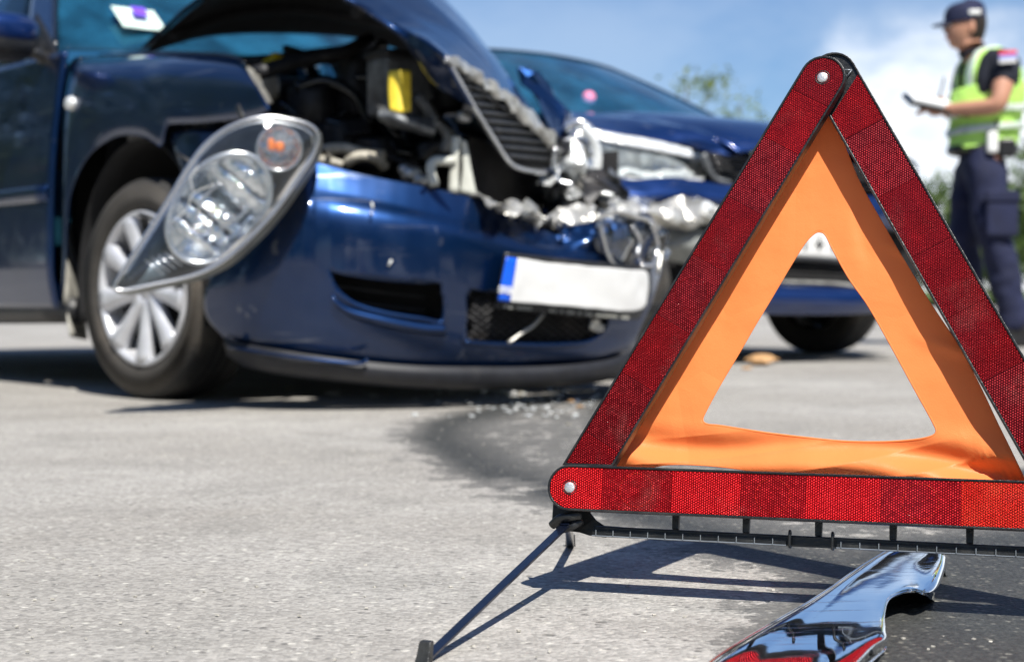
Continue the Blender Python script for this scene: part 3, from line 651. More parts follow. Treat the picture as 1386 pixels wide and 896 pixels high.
def greenhouse_and_rear(root, pm, x_ws=-.62, z_belt=.98, roof_z=1.46, wb=2.6, tail=-3.30, hw=.86, xdoor=-.49, sides=(-1, 1), front_belt=None):
    """doors, glass, pillars, roof, tail, rear wheels: everything behind the front wing"""
    for s in sides:
        S_ = lambda x, z, o=0: Vector((x, s * (hw - .03 * max(0, (z - .62) / .36) ** 2 - .05 * max(0, (.35 - z) / .2) ** 2 - .10 * max(0, (-x - 2.5) / .9) ** 2 + o), z))
        # two doors with shut lines between them
        for nm, xa, xb in (('front_door', xdoor - .006, -1.53), ('rear_door', -1.54, -2.32)):
            rows = []
            for z in (.24, .34, .44, .50, .62, .74, .84, .92, z_belt):
                rows.append([S_(xa + (xb - xa) * q, z, .006 * sin((z - .24) * 7)) for q in (0, .3, .6, 1)])
            d = panel(nm, rows, 40, 26, pm, root, solid=.012)
            panel('side_moulding', [[S_(xa + (xb - xa) * q, z, o) for q in (.02, .5, .98)] for z, o in ((.555, .004), (.56, .016), (.575, .021), (.60, .019), (.605, .004))], 9, 12, pm, d, solid=.003)
            xh = xb + .16
            tube('door_handle', [S_(xh - .02, .86, -.005), S_(xh, .862, .028), S_(xh + .10, .866, .030), S_(xh + .13, .866, -.004)], .011, pm, d, n=8)
        tube('sill', [S_(xdoor + .04, .235, -.03), S_(-1.4, .22, -.03), S_(-2.24, .22, -.03)], .045, 'black_plastic', root, n=10, flat=.9)
        # rear wing round the wheel
        B, Tp = [], []
        arch = [(-2.24, .24), (-2.26, .33), (-2.30, .48), (-2.40, .61), (-2.55, .665), (-2.68, .65), (-2.82, .57), (-2.90, .44), (-2.92, .33), (-2.95, .30), (-3.05, .28), (tail, .30)]
        tp = [(-2.33, .26), (-2.33, .45), (-2.33, .66), (-2.34, .85), (-2.42, z_belt), (-2.6, z_belt), (-2.75, z_belt), (-2.9, z_belt), (-3.0, z_belt), (-3.08, z_belt), (-3.18, z_belt), (tail + .05, z_belt - .02)]
        rows = [[S_(a[0] + (b[0] - a[0]) * q, a[1] + (b[1] - a[1]) * q, .012 * sin(pi * min(1, q * 1.6))) for a, b in zip(arch, tp)] for q in (0, .06, .2, .5, .8, 1)]
        panel('rear_wing', rows, 30, 60, pm, root, solid=.010)
        T = ([], [])
        wheel(root, (-wb, s * (hw - .12), .305), .305, .20, .19, 0, 9, side=s)
        # glass and pillars
        R_ = lambda x, q: Vector((x, s * (hw - .05 + (-.24) * q - .03 * q * q), z_belt + (roof_z - .06 - z_belt) * q))
        def strip(nm, xa0, xa1, xb0, xb1, m, solid=.006, parent=root):
            return panel(nm, [[R_(xa0 + (xa1 - xa0) * q, q) for q in (0, .5, 1)], [R_(xb0 + (xb1 - xb0) * q, q) for q in (0, .5, 1)]], 8, 14, m, parent, solid=solid)
        strip('side_window', x_ws - .18, -1.34, -1.50, -1.50, 'side_glass'); strip('side_window', -1.59, -1.58, -2.38, -2.20, 'side_glass')
        strip('centre_pillar', -1.50, -1.50, -1.59, -1.58, 'gloss_black'); strip('rear_pillar', -2.38, -2.20, -3.0, -2.62, pm)
        strip('front_pillar', x_ws + .04, -1.20, x_ws - .18, -1.34, pm, solid=.02)
        tube('belt_trim', [S_(x_ws - .15, z_belt, -.01), S_(-1.5, z_belt, -.01), S_(-2.4, z_belt, -.012)], .009, 'gloss_black', root, n=6)
    y0 = hw - .05 - .27
    rows = [[Vector((x, y, roof_z - .06 + dz * (1 - (y / y0) ** 4 * .9))) for y in (-y0, -y0 * .8, 0, y0 * .8, y0)] for x, dz in ((-1.20, .02), (-1.34, .045), (-1.8, .07), (-2.3, .06), (-2.62, .02))]
    panel('roof', rows, 24, 30, pm, root, solid=.012)
    # tailgate, rear glass, rear bumper
    yb = hw - .08
    panel('rear_window', [[Vector((x, y * k, z)) for y in (-1, -.5, 0, .5, 1)] for x, z, k in ((-2.63, roof_z - .05, y0 * .95), (-2.86, 1.2, yb - .13), (-3.03, z_belt + .03, yb - .06))], 10, 14, 'side_glass', root, solid=.006)
    panel('tailgate', [[Vector((x + .10 * abs(y) ** 3, y * k, z)) for y in (-1, -.5, 0, .5, 1)] for x, z, k in ((-3.02, z_belt + .03, yb), (tail - .02, z_belt - .05, yb), (tail - .08, .75, yb + .03), (tail - .08, .55, yb + .04))], 16, 16, pm, root, solid=.01)
    panel('rear_bumper', [[Vector((x + .14 * abs(y) ** 4, y * k, z)) for y in (-1, -.6, 0, .6, 1)] for x, z, k in ((tail - .10, .56, yb + .03), (tail - .15, .48, yb + .04), (tail - .13, .33, yb + .03), (tail - .05, .24, yb))], 12, 18, pm, root, solid=.01)
    for s in sides: box('rear_light', (tail + .01, s * (hw - .09), .78), (.10, .12, .22), 'red_mark', root, bev=.02)
    # floor, bulkhead and cabin so that light does not pass through
    box('underbody', (-1.55, 0, .22), (3.2, hw * 1.7, .05), 'liner_black', root)
    box('bulkhead', (x_ws + .10, 0, .60), (.05, hw * 1.80, .74), 'liner_black', root)
    panel('dashboard', [[Vector((x, y, z)) for y in (-.68, 0, .68)] for x, z in ((x_ws + .02, z_belt - .02), (x_ws - .25, z_belt + .02), (x_ws - .45, z_belt - .03), (x_ws - .5, .7))], 10, 8, 'dash_grey', root, solid=.01)
    for sy in (-.36, .36):
        st = panel('seat', [[Vector((x, sy + y, z)) for y in (-.24, -.2, 0, .2, .24)] for x, z in ((-1.25, .45), (-1.7, .48), (-1.85, .75), (-1.95, 1.05), (-1.97, 1.08))], 20, 12, 'seat_dark', root, solid=.12)
        box('headrest', (-1.98, sy, 1.19), (.10, .26, .17), 'seat_dark', st, bev=.04)
    tube('steering_wheel', [(-1.22 - .08 * cos(a), .36 + .18 * sin(a), .92 + .17 * cos(a)) for a in np.linspace(0, 2 * pi, 14, endpoint=False)], .014, 'gloss_black', root, closed=True, k=30)

def windscreen(root, x_ws, z_belt, roof_z, hw, base_out=.10):
    rows = []
    for q in (0, .35, .7, 1):
        x0 = x_ws + (-1.20 - x_ws) * q; z0 = z_belt + (roof_z - .035 - z_belt) * q; k = (hw - .07) + (-.25) * q
        rows.append([Vector((x0 + (.05 + base_out * (1 - q)) * (1 - y * y), y * k, z0 + (.015 * sin(pi * q)) + .02 * (1 - y * y))) for y in (-1, -.6, 0, .6, 1)])
    g = panel('windscreen', rows, 24, 30, 'windscreen_glass', root, solid=.005)
    a = [r[0] for r in rows]; b = [r[-1] for r in rows]
    tube('windscreen_seal', a, .009, 'gloss_black', g, n=6, k=14); tube('windscreen_seal', b, .009, 'gloss_black', g, n=6, k=14)
    tube('windscreen_seal', rows[-1], .010, 'gloss_black', g, n=6, k=20)
    return g, rows

# ------------------------------------------------------------------ CAR 1: navy hatchback, smashed front
c1 = Car(40, -1.017 + .85 * cos(radians(40)), 4.42 + .85 * sin(radians(40)))
r1 = c1.root('crashed_car'); P1 = 'navy_paint'
tag(r1, 'crashed navy blue car on the left with buckled open bonnet, exposed engine and dangling headlight', 'car')
SP, FP, DP = c1.SP, c1.FP, c1.DP
greenhouse_and_rear(r1, P1, x_ws=-.66, z_belt=1.0, roof_z=1.52)
g1, _ = windscreen(r1, -.66, 1.03, 1.52, .86)
# paper stickers at the windscreen corner
box('sticker', SP(188, 26, -.50) + Vector((0, 0, 0)), (.12, .15, .004), 'sticker', g1, R=Matrix.Rotation(radians(40), 3, 'Y') , bev=.004)
box('sticker', SP(187, 20, -.50) + Vector((.01, 0, .008)), (.05, .05, .004), 'sticker_violet', g1, R=Matrix.Rotation(radians(40), 3, 'Y'), bev=.003)
# wing with its wheel arch (bottom outline, top outline in picture columns at the side plane)
B = [(84, 398), (88, 350), (90, 300), (97, 255), (118, 212), (145, 190), (167, 182), (195, 184), (218, 198), (226, 172), (238, 168), (270, 167), (310, 163), (345, 158), (364, 150)]
Tt = [(83, 385), (83, 300), (83, 220), (84, 150), (88, 105), (100, 80), (135, 76), (165, 75), (190, 74), (215, 73), (240, 72), (275, 73), (302, 75), (322, 79), (331, 88)]
rows = []
for q, y in ((0, -.874), (.05, -.877), (.14, -.879), (.34, -.878), (.6, -.870), (.82, -.848), (.94, -.80), (1, -.74)):
    rows.append([SP(a[0] + (b[0] - a[0]) * q, a[1] + (b[1] - a[1]) * q, y if i > 4 else max(y, -.874)) for i, (a, b) in enumerate(zip(B, Tt))])
wing = panel('front_wing', rows, 44, 80, P1, r1, solid=.006)
# turned-in lip of the arch
panel('arch_lip', [[SP(*b, y) for b in B[1:9]] for y in (-.876, -.845)], 3, 40, P1, wing, solid=.003)
# upper inner edge of the wing beside the bonnet gap
tube('wing_edge', [SP(*t, -.735) for t in Tt[6:]], .006, 'gloss_black', wing, n=6, k=30)
m_ = SP(95, 140, -.873)
v, f = lathe([(.001, -.012), (.012, -.011), (.018, -.007), (.020, 0), (.021, .004)], 24, 'y'); o = mesh('side_marker_lamp', v, f, 'lens_white', wing); o.location = m_; o.scale = (1.35, 1, 1)
# opposite wing and inner wheel houses
rows = []
for q, y in ((0, .872), (.1, .888), (.4, .872), (.8, .85), (1, .74)):
    A_ = [(-.49, .28), (-.46, .40), (-.40, .54), (-.36, .60), (-.33, .63)]
    B_ = [(-.49, .40), (-.49, .60), (-.49, .80), (-.42, .96), (-.32, .94)]
    rows.append([Vector((a[0] + (b[0] - a[0]) * q, y, a[1] + (b[1] - a[1]) * q)) for a, b in zip(A_, B_)])
panel('front_wing', rows, 24, 40, P1, r1, solid=.006)
for s in (-1, 1):
    rows = [[Vector((.37 * cos(a), s * y, .30 + .40 * sin(a))) for a in np.linspace(-.25 if s < 0 else 2.2, pi + .25, 11)] for y in (.85, .62, .50)]
    panel('wheel_arch_liner', rows, 8, 40, 'liner_black', r1, solid=.004)
    panel('inner_wing', [[Vector((x, s * .52, z)) for x in (-.5, 0, .45)] for z in (.2, .5, .72)], 6, 10, 'liner_black', r1, solid=.004)
# body coloured piece left between arch and lamp opening + torn clips
rows = [[SP(232, 182, -.85), SP(262, 176, -.85), SP(300, 174, -.83)], [SP(240, 208, -.86), SP(270, 212, -.86), SP(296, 205, -.84)], [SP(250, 240, -.86), SP(275, 250, -.86), SP(296, 240, -.84)], [SP(262, 300, -.86), SP(280, 300, -.86), SP(292, 290, -.84)]]
panel('torn_wing_corner', rows, 14, 12, P1, r1, solid=.005)
T = ([], [])
for px, py in ((256, 176), (268, 175), (282, 173), (293, 178), (310, 160), (318, 153), (322, 165)): addbox(T, SP(px, py, -.80), (.03, .02, .022), Matrix.Rotation(px * .3, 3, 'Y'))
mesh('broken_clip', T[0], T[1], 'black_plastic', r1, smooth=False, bevel=.002)
tube('wiring_loom', [SP(318, 130, -.72), SP(325, 150, -.76), SP(312, 165, -.78), SP(330, 172, -.78)], .010, 'black_plastic', r1)
# torn silvery inner edge of the wing by the engine bay
panel('bent_bracket', [[SP(333, 92, -.72), SP(342, 96, -.70), SP(352, 104, -.66)], [SP(343, 118, -.74), SP(352, 120, -.70), SP(358, 124, -.66)], [SP(358, 142, -.78), SP(364, 140, -.72), SP(366, 136, -.66)]], 14, 8, 'bent_metal', r1, solid=.004, rough=.01, rs=18)
# mud flap behind the wheel
panel('mud_flap', [[SP(88, 300, -.80), SP(104, 300, -.70)], [SP(86, 380, -.86), SP(112, 380, -.74)], [SP(86, 412, -.86), SP(114, 412, -.74)]], 10, 6, 'mud_grey', r1, solid=.006)
panel('mud_flap', [[SP(88, 416, -.85), SP(113, 418, -.74)], [SP(94, 456, -.85), SP(116, 460, -.74)]], 6, 6, 'mud_grey', r1, solid=.006)
# front wheels
wheel(r1, (.035, -.775, .298), .300, .213, .195, radians(6), 9)
wheel(r1, (.035, .775, .298), .300, .213, .195, radians(6), 9, side=1)
# exterior mirror
mb = SP(36, 55, -.95)
def ell(name, c, s, m, parent, rot=None, dent=0):
    bm = bmesh.new(); bmesh.ops.create_icosphere(bm, subdivisions=4, radius=1)
    for v in bm.verts:
        n_ = v.co.copy()
        v.co = Vector((abs(n_.x) ** .75 * (1 if n_.x > 0 else -1) * s[0], abs(n_.y) ** .75 * (1 if n_.y > 0 else -1) * s[1], abs(n_.z) ** .75 * (1 if n_.z > 0 else -1) * s[2]))
        if rot is not None: v.co = rot @ v.co
        v.co += Vector(c)
    me = bpy.data.meshes.new(name); bm.to_mesh(me); bm.free(); return link(name, me, m, parent)
mc = SP(-2, 50, -.96)
mir = ell('wing_mirror', mc + Vector((0, 0, -.012)), (.085, .115, .062), 'black_plastic', r1)
ell('mirror_cap', mc + Vector((.012, 0, .018)), (.083, .113, .052), 'blue_paint', mir)
tube('mirror_arm', [mc + Vector((.0, .05, -.03)), SP(48, 72, -.86), SP(70, 88, -.80)], .032, 'black_plastic', mir, n=10, flat=.6)
panel('mirror_sail', [[SP(52, 20, -.79), SP(66, 45, -.80), SP(80, 75, -.81)], [SP(46, 75, -.83), SP(60, 85, -.83), SP(84, 98, -.83)]], 8, 8, 'black_plastic', mir, solid=.012)

# ---- front bumper, hanging loose: plan line of its skin
plan = [(.20, -.90), (.42, -.885), (.60, -.85), (.75, -.74), (.86, -.52), (.91, -.25), (.93, 0), (.88, .25), (.74, .46), (.60, .58)]
plan = [(a, b) for a, b in cr1([(x, y, 0) for x, y in plan], 60)[:, :2]]
def BP(px, py, off=0): return c1.PL(px, py, plan, off)
top = [(300, 330), (345, 265), (410, 219), (428, 221), (448, 226), (504, 240), (573, 253), (625, 265), (677, 278), (706, 295), (735, 311), (758, 318), (802, 298), (834, 300), (872, 300), (892, 330)]
c_a = [(295, 350), (348, 300), (404, 250), (424, 254), (448, 258), (504, 270), (573, 284), (625, 296), (677, 308), (706, 320), (735, 329), (758, 334), (802, 322), (834, 322), (876, 325), (896, 348)]
c_b = [(289, 372), (345, 335), (402, 290), (424, 291), (448, 293), (504, 300), (573, 312), (625, 322), (677, 334), (706, 341), (735, 347), (758, 352), (802, 352), (834, 352), (880, 352), (893, 368)]
c_c = [(278, 402), (332, 385), (392, 368), (420, 366), (446, 366), (504, 372), (573, 382), (625, 388), (677, 396), (706, 398), (735, 400), (758, 402), (802, 402), (834, 404), (868, 404), (880, 410)]
c_d = [(282, 430), (328, 426), (380, 426), (414, 430), (446, 435), (504, 444), (573, 452), (625, 458), (677, 464), (706, 466), (735, 468), (758, 468), (802, 468), (828, 464), (850, 458), (862, 452)]
bot = [(306, 458), (336, 466), (380, 473), (414, 478), (446, 483), (504, 490), (573, 495), (625, 496), (677, 496), (706, 496), (735, 495), (758, 494), (802, 490), (826, 484), (846, 477), (858, 470)]
offs = [-.050, -.016, .020, .026, .012, -.02]
fog = [(446, 366), (470, 370), (520, 377), (570, 381), (598, 384), (600, 434), (570, 432), (520, 424), (480, 412), (455, 392)]
grl = [(634, 391), (690, 397), (760, 404), (826, 408), (822, 440), (800, 462), (760, 467), (700, 467), (640, 464), (628, 455)]
bb = []
PXG = []   # picture grid used to know which faces fall in the openings
rowsP = [top, c_a, c_b, c_c, c_d, bot]
NRB, NCB = 110, 220
GP = surf([[Vector((a, b, o)) for a, b in r] for r, o in zip(rowsP, offs)], NRB, NCB)
vs = []
for i in range(NRB):
    for j in range(NCB):
        px, py, of = GP[i, j]
        cr = max(0, min(1, (px - 730) / 60)) * max(0, 1 - i / (NRB * .38))
        p = BP(px, py, of)
        if cr > 0:   # crumpled, torn end of the bumper
            q = Vector((px * .022, py * .03, 0)); p = p + Vector((1, 0, 0)) * cr * (.055 * noise.noise(q) + .03 * noise.noise(q * 2.3)) + Vector((0, 0, 1)) * cr * .018 * noise.noise(q * 2 + Vector((9, 0, 0)))
        # dents and waviness of the loosened skin
        p = p + Vector((.5, -.5, 0)) * .004 * noise.noise(Vector((px * .012, py * .02, 4)))
        vs.append(p)
def dropb(i, j):
    px, py, _ = (GP[i, j] + GP[i + 1, j + 1]) / 2; return in_poly(px, py, fog) or in_poly(px, py, grl)
bumper = mesh('front_bumper', vs, gridfaces(NRB, NCB, drop=dropb), P1, r1, solid=.004)
bumper['label'] = 'loose front bumper with crumpled right end and missing corner'
def lipline(name, poly, r, m, par, off, closed=True, k=None): return tube(name, [BP(a, b, off) for a, b in poly], r, m, par, n=8, k=k or len(poly) * 5, closed=closed)
lipline('slot_edge', fog, .0075, P1, bumper, .020)
lipline('opening_edge', grl, .0075, P1, bumper, .016)
# bright rounded ledges below the openings
panel('slot_ledge', [[BP(a, b, o) for a, b in r] for r, o in (([(448, 398), (470, 415), (520, 428), (570, 438), (602, 440)], .03), ([(452, 408), (474, 423), (522, 436), (572, 446), (604, 448)], .038), ([(458, 418), (480, 431), (526, 444), (574, 452), (604, 454)], .022))], 10, 40, P1, bumper, solid=.003)
# pocket behind the slot
panel('slot_pocket', [[BP(a, b, o) for a, b in r] for r, o in (([(440, 362), (520, 370), (606, 380)], .0), ([(442, 372), (520, 382), (606, 394)], -.10), ([(446, 398), (520, 420), (606, 436)], -.10), ([(446, 404), (520, 430), (606, 444)], .0))], 14, 20, 'liner_black', bumper, solid=.003)
for dy in (0, 1):
    tube('slot_bar', [BP(448, 386 + 18 * dy, -.02), BP(520, 396 + 18 * dy, -.03), BP(575, 402 + 18 * dy, -.04)], .006, 'black_plastic', bumper, n=6, flat=.5)
# lower grille: dark backing and diagonal lattice
panel('grille_backing', [[BP(a, b, o) for a, b in r] for r, o in (([(624, 384), (730, 396), (834, 402)], -.06), ([(622, 430), (730, 436), (830, 436)], -.09), ([(624, 474), (730, 476), (830, 470)], -.04))], 10, 20, 'liner_black', bumper, solid=.003)
gl = ([], [])
x = 560
while x < 900:
    for s in (1, -1):
        seg = []
        for q in np.linspace(0, 1, 12):
            py = 390 + 80 * q; px = x + s * 88 * (q - .5) * 1.25
            if in_poly(px, py, grl): seg.append(BP(px, py, .0))
        if len(seg) > 1: tube('', [seg[0], seg[-1]], .0030, None, None, n=5, bmtgt=gl)
    x += 13
mesh('grille_mesh', gl[0], gl[1], 'engine_dark', bumper)
# bits torn loose inside the opening
tube('torn_strip', [BP(735, 425, .03), BP(722, 440, .03), BP(704, 452, .025), BP(688, 464, .02)], .007, 'bent_metal', bumper, n=6, flat=.6)
panel('bent_tab', [[BP(800, 432, .03), BP(812, 430, .04)], [BP(797, 448, .04), BP(815, 446, .02)]], 10, 10, 'bent_metal', bumper, solid=.002, rough=.01, rs=40)
# matt chin spoiler below
sp = [(305, 456), (335, 466), (380, 474), (446, 484), (504, 491), (573, 496), (640, 497), (706, 497), (770, 494), (826, 486), (858, 472)]
se = [(308, 476), (335, 492), (380, 502), (446, 510), (504, 516), (573, 521), (640, 523), (706, 522), (770, 518), (822, 510), (856, 496)]
panel('chin_spoiler', [[BP(a, b, .000) for a, b in sp], [BP(a[0], a[1] * .55 + b[1] * .45, .008) for a, b in zip(sp, se)], [BP(a, b + 0, -.012) for a, b in se], [BP(a, b + 3, -.08) for a, b in se]], 24, 120, 'chin_rubber', bumper, solid=.004)
tube('spoiler_step', [BP(310, 470, .022), BP(390, 482, .024), BP(480, 492, .024), BP(498, 486, .026)], .005, P1, bumper, n=6)
# number plate: blank white, blue band on the left, black holder with small print
pA, pB, pC, pD = (686, 349), (878, 366), (876, 420), (676, 410)
plt = [[BP(682, 342, .060), BP(740, 348, .066), BP(800, 354, .060), BP(850, 359, .058), BP(878, 362, .050)],
       [BP(676, 380, .060), BP(738, 388, .066), BP(800, 394, .060), BP(850, 394, .058), BP(878, 396, .050)],
       [BP(669, 417, .060), BP(735, 424, .066), BP(798, 430, .060), BP(838, 432, .058), BP(862, 432, .050)]]
holder = panel('plate_holder', plt, 20, 40, 'black_plastic', bumper, solid=.008)
plate = panel('number_plate', [[BP(699, 350, 0.0860), BP(745, 356, 0.0920), BP(800, 361, 0.0860), BP(845, 364, 0.0820), BP(870, 365, 0.0760), BP(877, 372, 0.0740)],
                               [BP(694, 380, 0.0860), BP(742, 385, 0.0930), BP(800, 391, 0.0850), BP(845, 393, 0.0830), BP(868, 392, 0.0760), BP(877, 394, 0.0740)],
                               [BP(690, 408, 0.0860), BP(740, 413, 0.0920), BP(798, 418, 0.0860), BP(840, 421, 0.0820), BP(864, 420, 0.0760), BP(874, 412, 0.0740)]], 24, 50, 'plate_white', bumper, solid=.002, rough=.004, rs=9)
plate['label'] = 'blank white number plate with blue band at its left end'
panel('blue_band', [[BP(685, 348, 0.0875), BP(700, 350, 0.0875)], [BP(679, 378, 0.0875), BP(695, 380, 0.0875)], [BP(674, 407, 0.0875), BP(690, 409, 0.0875)]], 12, 6, 'plate_blue', bumper, solid=.002)
def textmesh(name, body, size, m, parent, org, xdir, ydir, ext=.0006, bold=0):
    cu = bpy.data.curves.new(name, 'FONT'); cu.body = body; cu.size = size; cu.extrude = ext; cu.offset = bold; cu.align_x = 'CENTER'; cu.align_y = 'CENTER'
    to = bpy.data.objects.new(name, cu); COL.objects.link(to); dg = bpy.context.evaluated_depsgraph_get(); dg.update()
    me = bpy.data.meshes.new_from_object(to.evaluated_get(dg)); bpy.data.objects.remove(to); me.name = name
    x = Vector(xdir).normalized(); y = Vector(ydir); y = (y - x * y.dot(x)).normalized(); z = x.cross(y)
    me.transform(Matrix(((x.x, y.x, z.x, org[0]), (x.y, y.y, z.y, org[1]), (x.z, y.z, z.z, org[2]), (0, 0, 0, 1))))
    me.materials.clear(); return link(name, me, m, parent, smooth=False)
textmesh('country_code', 'SRB', .0245, 'print_white', bumper, BP(684, 393, .094), BP(694, 394, .0745) - BP(678, 392, .0745), (0, 0, 1), bold=.0006)
# blurred small print along the lower edge of the holder
T = ([], []); rg = random.Random(5); px = 682
while px < 852:
    w_ = rg.choice((3, 4, 5)); gap = 1.5 if rg.random() < .75 else 6
    a = BP(px, 412.5 + (px - 676) * .093 + max(0, (px - 700)) * .0, .073); b = BP(px + w_, 412.5 + (px + w_ - 676) * .093, .073)
    px += w_ + gap
    addbox(T, (a + b) / 2 + Vector((0, 0, -.0025)), (.004, (b - a).length, .0085 * rg.uniform(.7, 1.1)), Matrix.Rotation(atan2((b - a).y, (b - a).x) - pi / 2, 3, 'Z'))
mesh('holder_print', T[0], T[1], 'dull_print', holder, smooth=False)
# scratches on the bumper
T = ([], [])
for a, b in (((503, 274), (505, 284)), ((502, 287), (504, 291)), ((530, 352), (526, 360))): tube('', [BP(*a, .037), BP(*b, .037)], .0028, None, None, n=5, bmtgt=T)
mesh('paint_chip', T[0], T[1], 'print_white', bumper)
# clear plastic and stuffing burst out of the torn end
panel('crumpled_corner', [[BP(752, 314, -.06), BP(800, 298, -.04), BP(850, 294, -.01), BP(882, 308, -.03)], [BP(752, 334, -.02), BP(806, 320, .0), BP(850, 320, .03), BP(876, 330, .02)], [BP(752, 356, -.02), BP(812, 354, -.01), BP(850, 356, .01), BP(872, 360, .0)]], 9, 16, P1, r1, solid=.003, rough=.035, rs=11, smooth=False)
panel('torn_lens', [[BP(800, 296, -.02), BP(850, 290, .02), BP(888, 306, .02), BP(902, 340, -.02)], [BP(806, 318, .04), BP(850, 318, .08), BP(884, 330, .07), BP(898, 356, .02)], [BP(812, 350, .02), BP(850, 352, .05), BP(880, 356, .04), BP(890, 372, .0)]], 40, 50, 'clear_lens', r1, solid=.003, rough=.03, rs=9)
for k, pts in enumerate((((812, 300), (818, 330), (826, 352), (838, 362)), ((848, 292), (880, 300), (896, 326), (890, 370)), ((880, 300), (890, 330), (884, 356), (868, 360)), ((806, 296), (836, 288), (868, 296)), ((856, 306), (866, 326), (862, 346)))):
    tube('torn_rim', [BP(a, b, .06 + .01 * k) for a, b in pts], .006, 'bent_metal' if k % 2 else 'silver_trim', r1, n=6, k=16)

rg = random.Random(41)
for k in range(16):
    px = rg.uniform(655, 880); py = np.interp(px, [655, 735, 800, 880], [272, 308, 292, 300]) + rg.uniform(-6, 8); L_s = rg.uniform(8, 20); a = rg.uniform(-1.2, -.1)
    pts = [BP(px, py, .0), BP(px + L_s * .5 * cos(a), py + L_s * .5 * sin(a), .03), BP(px + L_s * cos(a + .5), py + L_s * sin(a + .5), .01)]
    w_ = rg.uniform(.004, .014); up_ = Vector((0, 0, w_))
    panel('torn_shred', [[p - up_ * (1 - i * .4) for i, p in enumerate(pts)], [p + up_ * (1 - i * .4) for i, p in enumerate(pts)]], 3, 6, ('black_plastic', 'engine_grey', 'navy_paint', 'bent_metal')[k % 4], r1, solid=.003, rough=.008, rs=30, seed=k, smooth=False)
# ---- bonnet: buckled up in the middle, fallen forward, seen from outside and below
near = [(SP(190, 66, -.68)), (SP(222, 36, -.69)), (SP(262, 2, -.70)), (SP(320, -38, -.70)), (SP(400, -34, -.69)), (SP(470, -2, -.67)), (DP(532, 33, 4.02)), (DP(572, 52, 3.92)), (DP(603, 76, 3.84))]
farD = [(5.72), (5.62), (5.5), (5.36), (5.22), (5.10), (4.92), (4.80), (4.66)]
farp = [(560, 66), (566, 30), (572, 0), (590, -10), (612, 10), (640, 40), (680, 92), (716, 142), (750, 190)]
far = [DP(a, b, d) for (a, b), d in zip(farp, farD)]
mids = []
for i, (a, b) in enumerate(zip(near, far)):
    q = (a + b) / 2; up = (.09, .10, .10, .09, .085, .085, .075, .06, .02)[i]; mids.append(q + Vector((0, 0, up)))
m1 = [a * .78 + b * .22 + Vector((0, 0, (.075, .08, .08, .07, .06, .055, .045, .035, .012)[i])) for i, (a, b) in enumerate(zip(near, far))]
m3 = [a * .22 + b * .78 + Vector((0, 0, (.07, .07, .07, .06, .055, .055, .05, .035, .015)[i])) for i, (a, b) in enumerate(zip(near, far))]
bonnet = panel('bonnet', [near, m1, mids, m3, far], 50, 90, P1, r1, solid=.005, rough=.006, rs=4)
bonnet['label'] = 'buckled bonnet standing up over the engine bay'
un = lambda L, d, k: [p + Vector((0, 0, -d)) + (Vector((0, 0, 0)) if k == 0 else Vector((0, k, 0))) for p in L]
panel('bonnet_liner', [un(near, .012, .01), un(m1, .035, 0), un(mids, .04, 0), un(m3, .035, 0), un(far, .02, -.01)], 40, 60, 'liner_black', bonnet, solid=.004)
for i in (1, 3, 5):
    tube('stiffening_rib', [un(near, .03, .03)[i], un(m1, .05, 0)[i], un(mids, .06, 0)[i], un(far, .04, 0)[i]], .018, 'liner_black', bonnet, n=8)
# folded side skirt of the bonnet by the grille
nn0 = [(SP(470, -2, -.67)), (DP(532, 33, 4.02)), (DP(572, 52, 3.92)), (DP(603, 76, 3.84))]
lo0 = [(SP(466, 0, -.66)), (DP(542, 50, 4.0)), (DP(588, 112, 3.92)), (DP(641, 144, 3.86))]
mi0 = [a * .5 + b * .5 + Vector((.008, -.01, 0)) for a, b in zip(nn0, lo0)]
panel('bonnet_flank', [nn0, mi0, lo0], 14, 40, P1, bonnet, solid=.005)
# radiator grille, still fixed to the bonnet front
ga = lambda px, py, o=0: DP(px, py, 3.84 + (px - 603) / 147 * .82 - o)
gpoly = [(606, 82), (640, 143), (690, 222), (704, 228), (742, 231), (749, 205), (747, 188), (700, 143), (650, 104)]
panel('grille_backing', [[ga(606, 84, -.035), ga(660, 116, -.035), ga(747, 192, -.035)], [ga(640, 143, -.035), ga(680, 176, -.035), ga(748, 212, -.035)], [ga(690, 221, -.035), ga(715, 228, -.035), ga(742, 230, -.035)]], 12, 16, 'liner_black', bonnet, solid=.003)
import itertools
ns = 11
for k in range(ns):
    t_ = (k + .5) / ns
    ya = 88 + t_ * 128; 
    # left end on the lower-left border, right end on the chrome edge, both at about one height
    def xleft(y): 
        return np.interp(y, [82, 143, 222], [606, 640, 690])
    def xright(y): return np.interp(y, [82, 104, 143, 188, 231], [608, 650, 700, 747, 744])
    y0, y1 = ya, ya + 6
    a = (xleft(y0) + 2, y0); b = (xright(y1) - 2, y1)
    if b[0] - a[0] < 6: continue
    panel('slat', [[ga(a[0], a[1] - 3.2, .004), ga((a[0] + b[0]) / 2, (a[1] + b[1]) / 2 - 3.2, .006), ga(b[0], b[1] - 3.2, .004)], [ga(a[0], a[1] + 1.2, .014), ga((a[0] + b[0]) / 2, (a[1] + b[1]) / 2 + 1.2, .016), ga(b[0], b[1] + 1.2, .014)], [ga(a[0], a[1] + 2.4, -.006), ga((a[0] + b[0]) / 2, (a[1] + b[1]) / 2 + 2.4, -.004), ga(b[0], b[1] + 2.4, -.006)]], 5, 10, 'black_plastic', bonnet, solid=.002)
T = ([], [])
for q in np.linspace(0, 1, 22):
    px = 612 + q * 132; y0 = np.interp(px, [606, 650, 700, 747], [82, 104, 143, 188]); y1 = np.interp(px, [606, 640, 690, 704, 744], [82, 143, 222, 228, 231])
    tube('', [ga(px, y0, .002), ga(px, y1, .002)], .0022, None, None, n=5, bmtgt=T)
